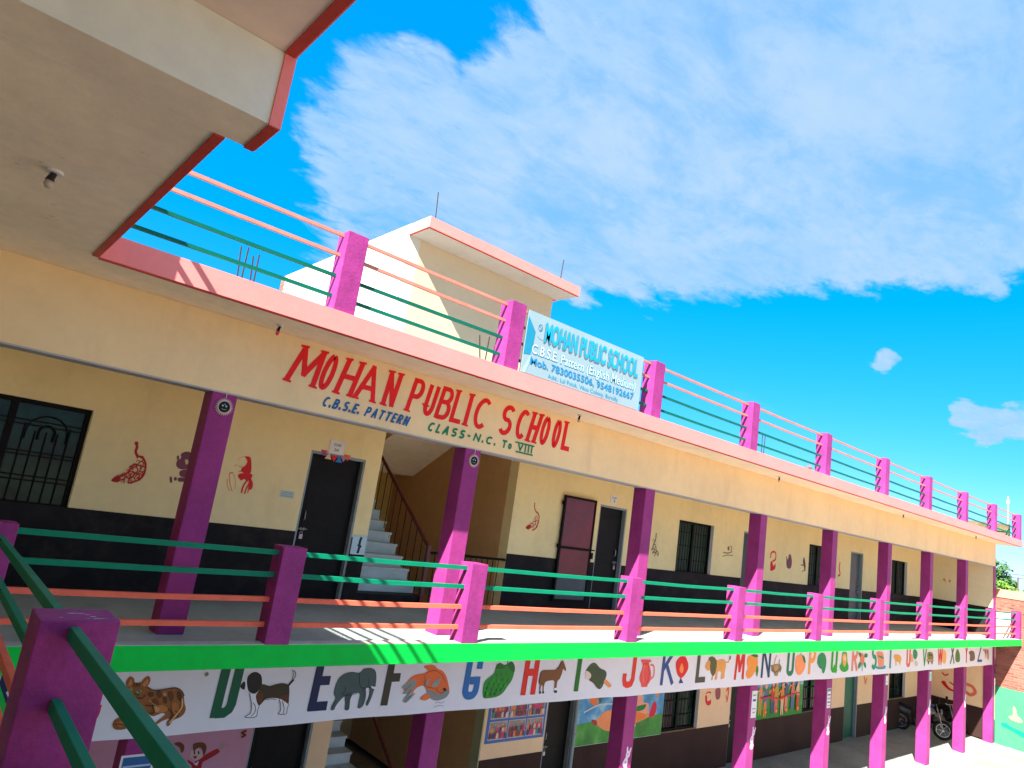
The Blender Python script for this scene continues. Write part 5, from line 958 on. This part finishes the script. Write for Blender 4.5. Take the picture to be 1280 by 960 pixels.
t = thing('class_notice', 'white class number card fixed above the near black door', 'notice', (4.68, 9.36, 5.7))
MB().box(4.56, 4.80, 9.360, 9.3685, 5.70, 5.905).build('card', WHITE, t)
font_text('card_text', 'CLASS', 4.62, 4.74, 5.82, 5.86, 9.3592, (30, 30, 30), t, .01); font_text('card_text', '2nd', 4.64, 4.71, 5.745, 5.79, 9.3592, (30, 30, 30), t, .01)
t = thing('class_notice', 'small white class card above the black door next to the burgundy one', 'notice', (11.05, 9.36, 5.77))
MB().box(10.95, 11.17, 9.360, 9.3685, 5.76, 5.93).build('card', WHITE, t); font_text('card_text', 'CLASS', 10.99, 11.13, 5.86, 5.90, 9.3592, (40, 40, 40), t, .01); font_text('card_text', '3', 11.04, 11.09, 5.785, 5.84, 9.3592, (40, 40, 40), t, .01)
BT = thing('paper_bunting', 'little row of coloured paper triangles over the near black door', 'bunting', (4.7, 9.36, 5.62))
for i, (x, z, c) in enumerate(((4.49, 5.70, (190, 60, 140)), (4.57, 5.66, (215, 190, 150)), (4.66, 5.645, (215, 40, 60)), (4.745, 5.64, (30, 130, 200)), (4.87, 5.69, (235, 110, 50)), (4.81, 5.665, (190, 120, 160)))):
    a = Art(9.362-.002*i); s_ = .055; a.fill([(x-s_, z+.03), (x+s_, z+.03), (x+.005, z-.06)], c, False) if i not in (1, 3) else a.fill([(x-s_, z-.05), (x+s_, z-.05), (x, z+.045)], c, False); a.build('paper_triangle', BT)
MB().tube([(4.44, 9.364, 5.735), (4.68, 9.364, 5.685), (4.93, 9.364, 5.735)], .002, 4).build('string', WHITE, BT)
g = (150, 150, 160)
notice('pillar_notice', 13.60, 13.80, 1.99, 2.50, 7.392, [(13.63, 13.76, 2.40, .03, (90, 170, 130)), (13.64, 13.76, 2.30, .04, (70, 60, 120)), (13.63, 13.77, 2.15, .02, g), (13.65, 13.75, 2.08, .02, (190, 120, 150))], 'tall narrow printed notice on the lower pillar beside the children mural', group='notices on the lower pillars')
notice('pillar_notice', 16.98, 17.16, 1.97, 2.40, 7.392, [(16.99, 17.15, 2.33, .06, (90, 120, 140)), (17.0, 17.14, 2.24, .03, (80, 90, 100)), (17.0, 17.14, 2.16, .03, g), (17.0, 17.14, 2.08, .03, (90, 110, 130)), (17.0, 17.14, 2.01, .02, g)], 'strip of five small notices on the middle lower pillar', group='notices on the lower pillars')
notice('pillar_notice', 20.40, 20.55, 2.33, 2.56, 7.392, [(20.42, 20.5, 2.40, .02, g)], 'small white notice at the top of the lower pillar before the far window', group='notices on the lower pillars')
notice('pillar_notice', 23.66, 23.82, 2.31, 2.56, 7.392, [(23.67, 23.81, 2.33, .2, (150, 215, 215))], 'pale turquoise card at the top of the lower pillar before the motorbikes', group='notices on the lower pillars')
notice('pillar_notice', 2.14, 2.44, 1.9, 2.46, 7.392, [(2.16, 2.42, 1.92, .52, (45, 95, 150))]+[(2.17+.0, 2.41, 1.95+.05*i, .018, (175, 195, 215)) for i in range(9)], 'blue and white calendar sheet on the near lower pillar under the banner', group='notices on the lower pillars')
SQ = [(9.76, 1.62), (13.72, 1.62), (17.11, 1.60), (20.45, 1.60), (23.71, 1.60), (26.96, 1.60)]
nm_ = ['nearest the bird mural', 'beside the children mural', 'under the strip of five notices', 'before the far lower door', 'before the motorbikes', 'nearest the turquoise wall']
for (x, z), wh in zip(SQ, nm_):
    a = Art(7.390); c = (228, 205, 228)
    a.fill([(x-.06, z-.20), (x+.03, z-.22), (x+.07, z-.15), (x+.02, z-.10), (x-.05, z-.12)], c); a.fill([(x-.04, z-.1), (x+.02, z-.12), (x+.05, z-.02), (x+.02, z+.06), (x-.03, z+.03), (x-.08, z-.04)], c)
    a.fill([(x-.01, z+.04), (x+.06, z+.03), (x+.09, z+.09), (x+.04, z+.14), (x-.01, z+.11)], c); a.fill([(x+.0, z+.12), (x+.03, z+.12), (x+.02, z+.20), (x-.01, z+.19)], c); a.fill([(x+.06, z+.11), (x+.085, z+.10), (x+.11, z+.17), (x+.08, z+.18)], c)
    a.dot((x+.03, z+.09), (150, 70, 140), .012, 8); a.dot((x-.01, z-.03), (150, 70, 140), .014, 8)
    o = a.build('white_sticker', None); tag(o, 'white cut out flower sticker on the lower pillar '+wh, 'sticker', 'white stickers on the lower pillars')

# ---------------------------------------------------------------- motorbikes in the far bay
def motorbike(name, label, loc, rz, body, seatm):
    t = thing(name, label, 'motorbike', loc)
    M = Matrix.Translation(Vector(loc)) @ Matrix.Rotation(rz, 4, 'Z')
    def T(p): return tuple(M @ Vector(p))
    ax = (M.to_3x3() @ Vector((0, 1, 0)))
    for x in (-.62, .62):
        w_ = MB().torus(T((x, 0, .30)), ax, .255, .05, 24, 8).build('wheel', RUBBER, t, smooth=True)
        r = MB().torus(T((x, 0, .30)), ax, .20, .014, 24, 6); 
        for q in range(6):
            an = q*math.pi/3; r.tube([T((x, 0, .30)), T((x+.2*math.cos(an), 0, .30+.2*math.sin(an)))], .010, 5)
        r.tube([T((x, -.06, .3)), T((x, .06, .3))], .035, 10); r.build('rim', STEEL, w_)
        f = MB(); pts = [(x+.33*math.cos(math.radians(a_)), .30+.33*math.sin(math.radians(a_))) for a_ in range(20 if x < 0 else 40, 150, 15)]
        for i in range(len(pts)-1): f.quad(T((pts[i][0], -.06, pts[i][1])), T((pts[i+1][0], -.06, pts[i+1][1])), T((pts[i+1][0], .06, pts[i+1][1])), T((pts[i][0], .06, pts[i][1])))
        f.build('mudguard', body, t)
    MB().tube([T((.62, -.08, .30)), T((.44, -.08, .95))], .018, 6).tube([T((.62, .08, .30)), T((.44, .08, .95))], .018, 6).build('front_fork', STEEL, t)
    MB().tube([T((.42, -.34, 1.02)), T((.44, -.16, .98)), T((.44, .16, .98)), T((.42, .34, 1.02))], .014, 6).build('handlebar', STEEL, t)
    for s_ in (-1, 1):
        MB().tube([T((.43, .25*s_, 1.0)), T((.47, .33*s_, 1.2))], .006, 5).tube([T((.46, .33*s_, 1.16)), T((.46, .33*s_, 1.26))], .04, 8).build('mirror', IRON, t)
    MB().tube([T((.54, 0, .86)), T((.60, 0, .86))], [.10, .075], 12).build('headlamp', SILV, t)
    def loft(secs, nm, m):
        mb = MB(); n = 8; b0 = 0
        for (x, z, hw, hh) in secs:
            for k in range(n):
                a_ = 2*math.pi*k/n; mb.v.append(T((x, hw*math.cos(a_), z+hh*math.sin(a_))))
        for i in range(len(secs)-1):
            for k in range(n): mb.f.append((i*n+k, i*n+(k+1) % n, (i+1)*n+(k+1) % n, (i+1)*n+k)); mb.m.append(0)
        mb.f.append(tuple(range(n))); mb.m.append(0); mb.f.append(tuple((len(secs)-1)*n+k for k in range(n))); mb.m.append(0)
        return mb.build(nm, m, t, smooth=True)
    loft([(.40, .80, .05, .05), (.30, .82, .12, .12), (.10, .82, .15, .13), (-.05, .76, .10, .08)], 'fuel_tank', body)
    loft([(0, .77, .08, .04), (-.15, .77, .13, .05), (-.45, .80, .13, .05), (-.72, .86, .08, .04)], 'saddle', seatm)
    loft([(-.30, .62, .07, .12), (-.55, .68, .09, .10), (-.82, .78, .04, .05)], 'tail_fairing', body)
    loft([(.25, .40, .08, .10), (.10, .42, .14, .17), (-.12, .42, .14, .15), (-.22, .40, .08, .08)], 'engine', STEEL)
    MB().tube([T((.1, .14, .30)), T((-.1, .15, .24)), T((-.5, .16, .26)), T((-.85, .17, .34))], [.02, .025, .04, .045], 8).build('exhaust_pipe', STEEL, t)
    MB().tube([T((.42, 0, .9)), T((.3, 0, .6)), T((.28, 0, .3)), T((-.2, 0, .25)), T((-.3, 0, .7))], .022, 6).tube([T((-.2, -.07, .28)), T((-.62, -.08, .30))], .02, 6).tube([T((-.2, .07, .28)), T((-.62, .08, .30))], .02, 6).build('frame', IRON, t)
    MB().tube([T((-.02, -.1, .25)), T((.02, -.26, .0))], .012, 6).build('side_stand', IRON, t)
motorbike('motorbike', 'silver motorbike parked between the far purple pillars', (27.35, 8.75, .09), math.radians(-72), SILV, RUBBER)
motorbike('motorbike', 'black motorbike with a blue panel parked by the far end wall', (28.9, 8.75, .1), math.radians(-100), IRON, BLUEP)

# ---------------------------------------------------------------- compound wall, brick neighbour
CW = thing('compound_wall', 'turquoise painted compound wall with raw brick above at the right edge', 'wall', (30.6, 0, 0))
MB().box(30.235, 30.6, -16, 7.385, -.1, 1.90).build('turquoise_plaster', TURQ, CW)
a = Art(30.234, 'X'); a.fill([(6.85, 1.35), (6.78, 1.30), (6.74, 1.1), (6.62, 1.0), (6.6, .92), (6.72, .90), (6.9, .93), (6.98, 1.0), (6.86, 1.08)], (235, 165, 120)); a.fill([(7.2, .72), (7.05, .76), (6.9, .68), (6.6, .62), (6.3, .5), (6.3, .38), (6.6, .45), (6.95, .58), (7.15, .62)], (0, 175, 110)); a.build('painted_motif', CW)
MB().box(30.255, 30.6, -16, 7.385, 1.901, 4.95).build('brick_upper_wall', BRICK, CW)
MB().box(30.225, 30.62, -16, 7.385, 4.951, 5.24).build('plaster_coping', paint('sun_bleached_terracotta', (.55, .25, .18), .85, .12, 2, .3, 20, .2), CW)
m = MB(); random.seed(21)
for i in range(140):
    y = random.uniform(4.5, 7.3); z = 1.95+random.random()*2.9; h = .034
    m.box(30.245-random.random()*.008, 30.2545, y, y+.11, z, z+.06)
o = m.build('proud_bricks', BRICK, CW); o['kind'] = 'stuff'
BP = thing('roof_end_parapet', 'low brown brick parapet across the far end of the roof', 'parapet', (30, 9, RT))
MB().box(29.95, 30.18, 6.95, 14.9, RT-.006, 7.56).build('brick_parapet', paint('mossy_brick', (.16, .12, .07), .9, .3, 3, .5, 14, .1, stain=(.07, .10, .04), stain_amt=.9), BP)
MB().tube([(29.9, 6.9, 7.32), (29.9, 11, 7.32)], .02, 4).tube([(29.9, 6.9, 7.15), (29.9, 11, 7.15)], .02, 4).build('green_bar', RAILG, BP)
tag(MB().tube([(30.0, 6.98, RT), (30.0, 6.98, 8.55)], .022, 6).tube([(30.0, 6.98, 8.30), (30.0, 6.98, 8.42)], .05, 6).build('white_pole', TIMB), 'short white pole standing at the far roof corner', 'pole')

# ---------------------------------------------------------------- trees
def tree(loc, h, r, label, mat, group, seed, crown_z=.62, n=2600, leaf=.16):
    rnd = random.Random(seed); t = thing('leafy_tree', label, 'tree', loc, group)
    X, Y, Z = loc; tk = MB(); tk.tube([(X, Y, Z), (X+.1, Y, Z+h*.3), (X-.05, Y+.1, Z+h*.6), (X, Y, Z+h*.9)], [.22, .17, .10, .03], 8)
    cl_ = []
    for i in range(16):
        a_ = rnd.uniform(0, 6.28); rr = r*rnd.uniform(.15, .8); zz_ = Z+h*rnd.uniform(crown_z-.22, .93)
        rr *= 1-.55*max(0, (zz_-Z)/h-.6)/.4
        c = (X+rr*math.cos(a_), Y+rr*math.sin(a_), zz_); cl_.append((c, r*rnd.uniform(.22, .42)))
        tk.tube([(X, Y, Z+h*rnd.uniform(.3, .55)), ((X+c[0])/2, (Y+c[1])/2, (Z+h*.45+c[2])/2), c], [.07, .05, .015], 5)
    tk.build('trunk', BARK, t)
    m_ = MB()
    for i in range(n):
        c, cr_ = cl_[rnd.randrange(len(cl_))]
        d = Vector((rnd.gauss(0, 1), rnd.gauss(0, 1), rnd.gauss(0, .8))).normalized()*cr_*rnd.uniform(.5, 1.08)
        p = Vector(c)+d; u = Vector((rnd.gauss(0, 1), rnd.gauss(0, 1), rnd.gauss(0, 1))).normalized(); v = u.orthogonal().normalized(); s_ = leaf*rnd.uniform(.5, 1.2)
        m_.quad(p-u*s_, p+v*s_*.6, p+u*s_, p-v*s_*.6)
    m_.build('crown', mat, t)
TG = 'trees beyond the compound wall'
tree((55, 13.6, 0), 7.2, 1.9, 'tall dark tree just right of the building corner', LEAF, TG, 1)
tree((56, 12.45, 0), 6.9, 1.1, 'narrow dark tree at the right edge behind the wires', LEAF, TG, 2)
tree((57, 10.6, 0), 6.7, 1.7, 'dark tree running out of the right edge', LEAF, TG, 5)
tree((50, 11.7, 0), 5.9, 1.2, 'bright green bush topped tree in front of the dark trees', LEAF2, TG, 3, leaf=.12)
tree((62, 17.5, 0), 7.0, 2.6, 'dark tree hidden behind the far end of the school', LEAF, TG, 4)
UL = thing('power_line', 'pair of thin overhead wires crossing in front of the trees', 'wires', (45, 10, 0))
for dz in (0, .18): MB().tube([(45, 4+i*1.0, 5.95+dz+.004*(i-8)**2) for i in range(17)], .012, 4).build('wire', IRON, UL)
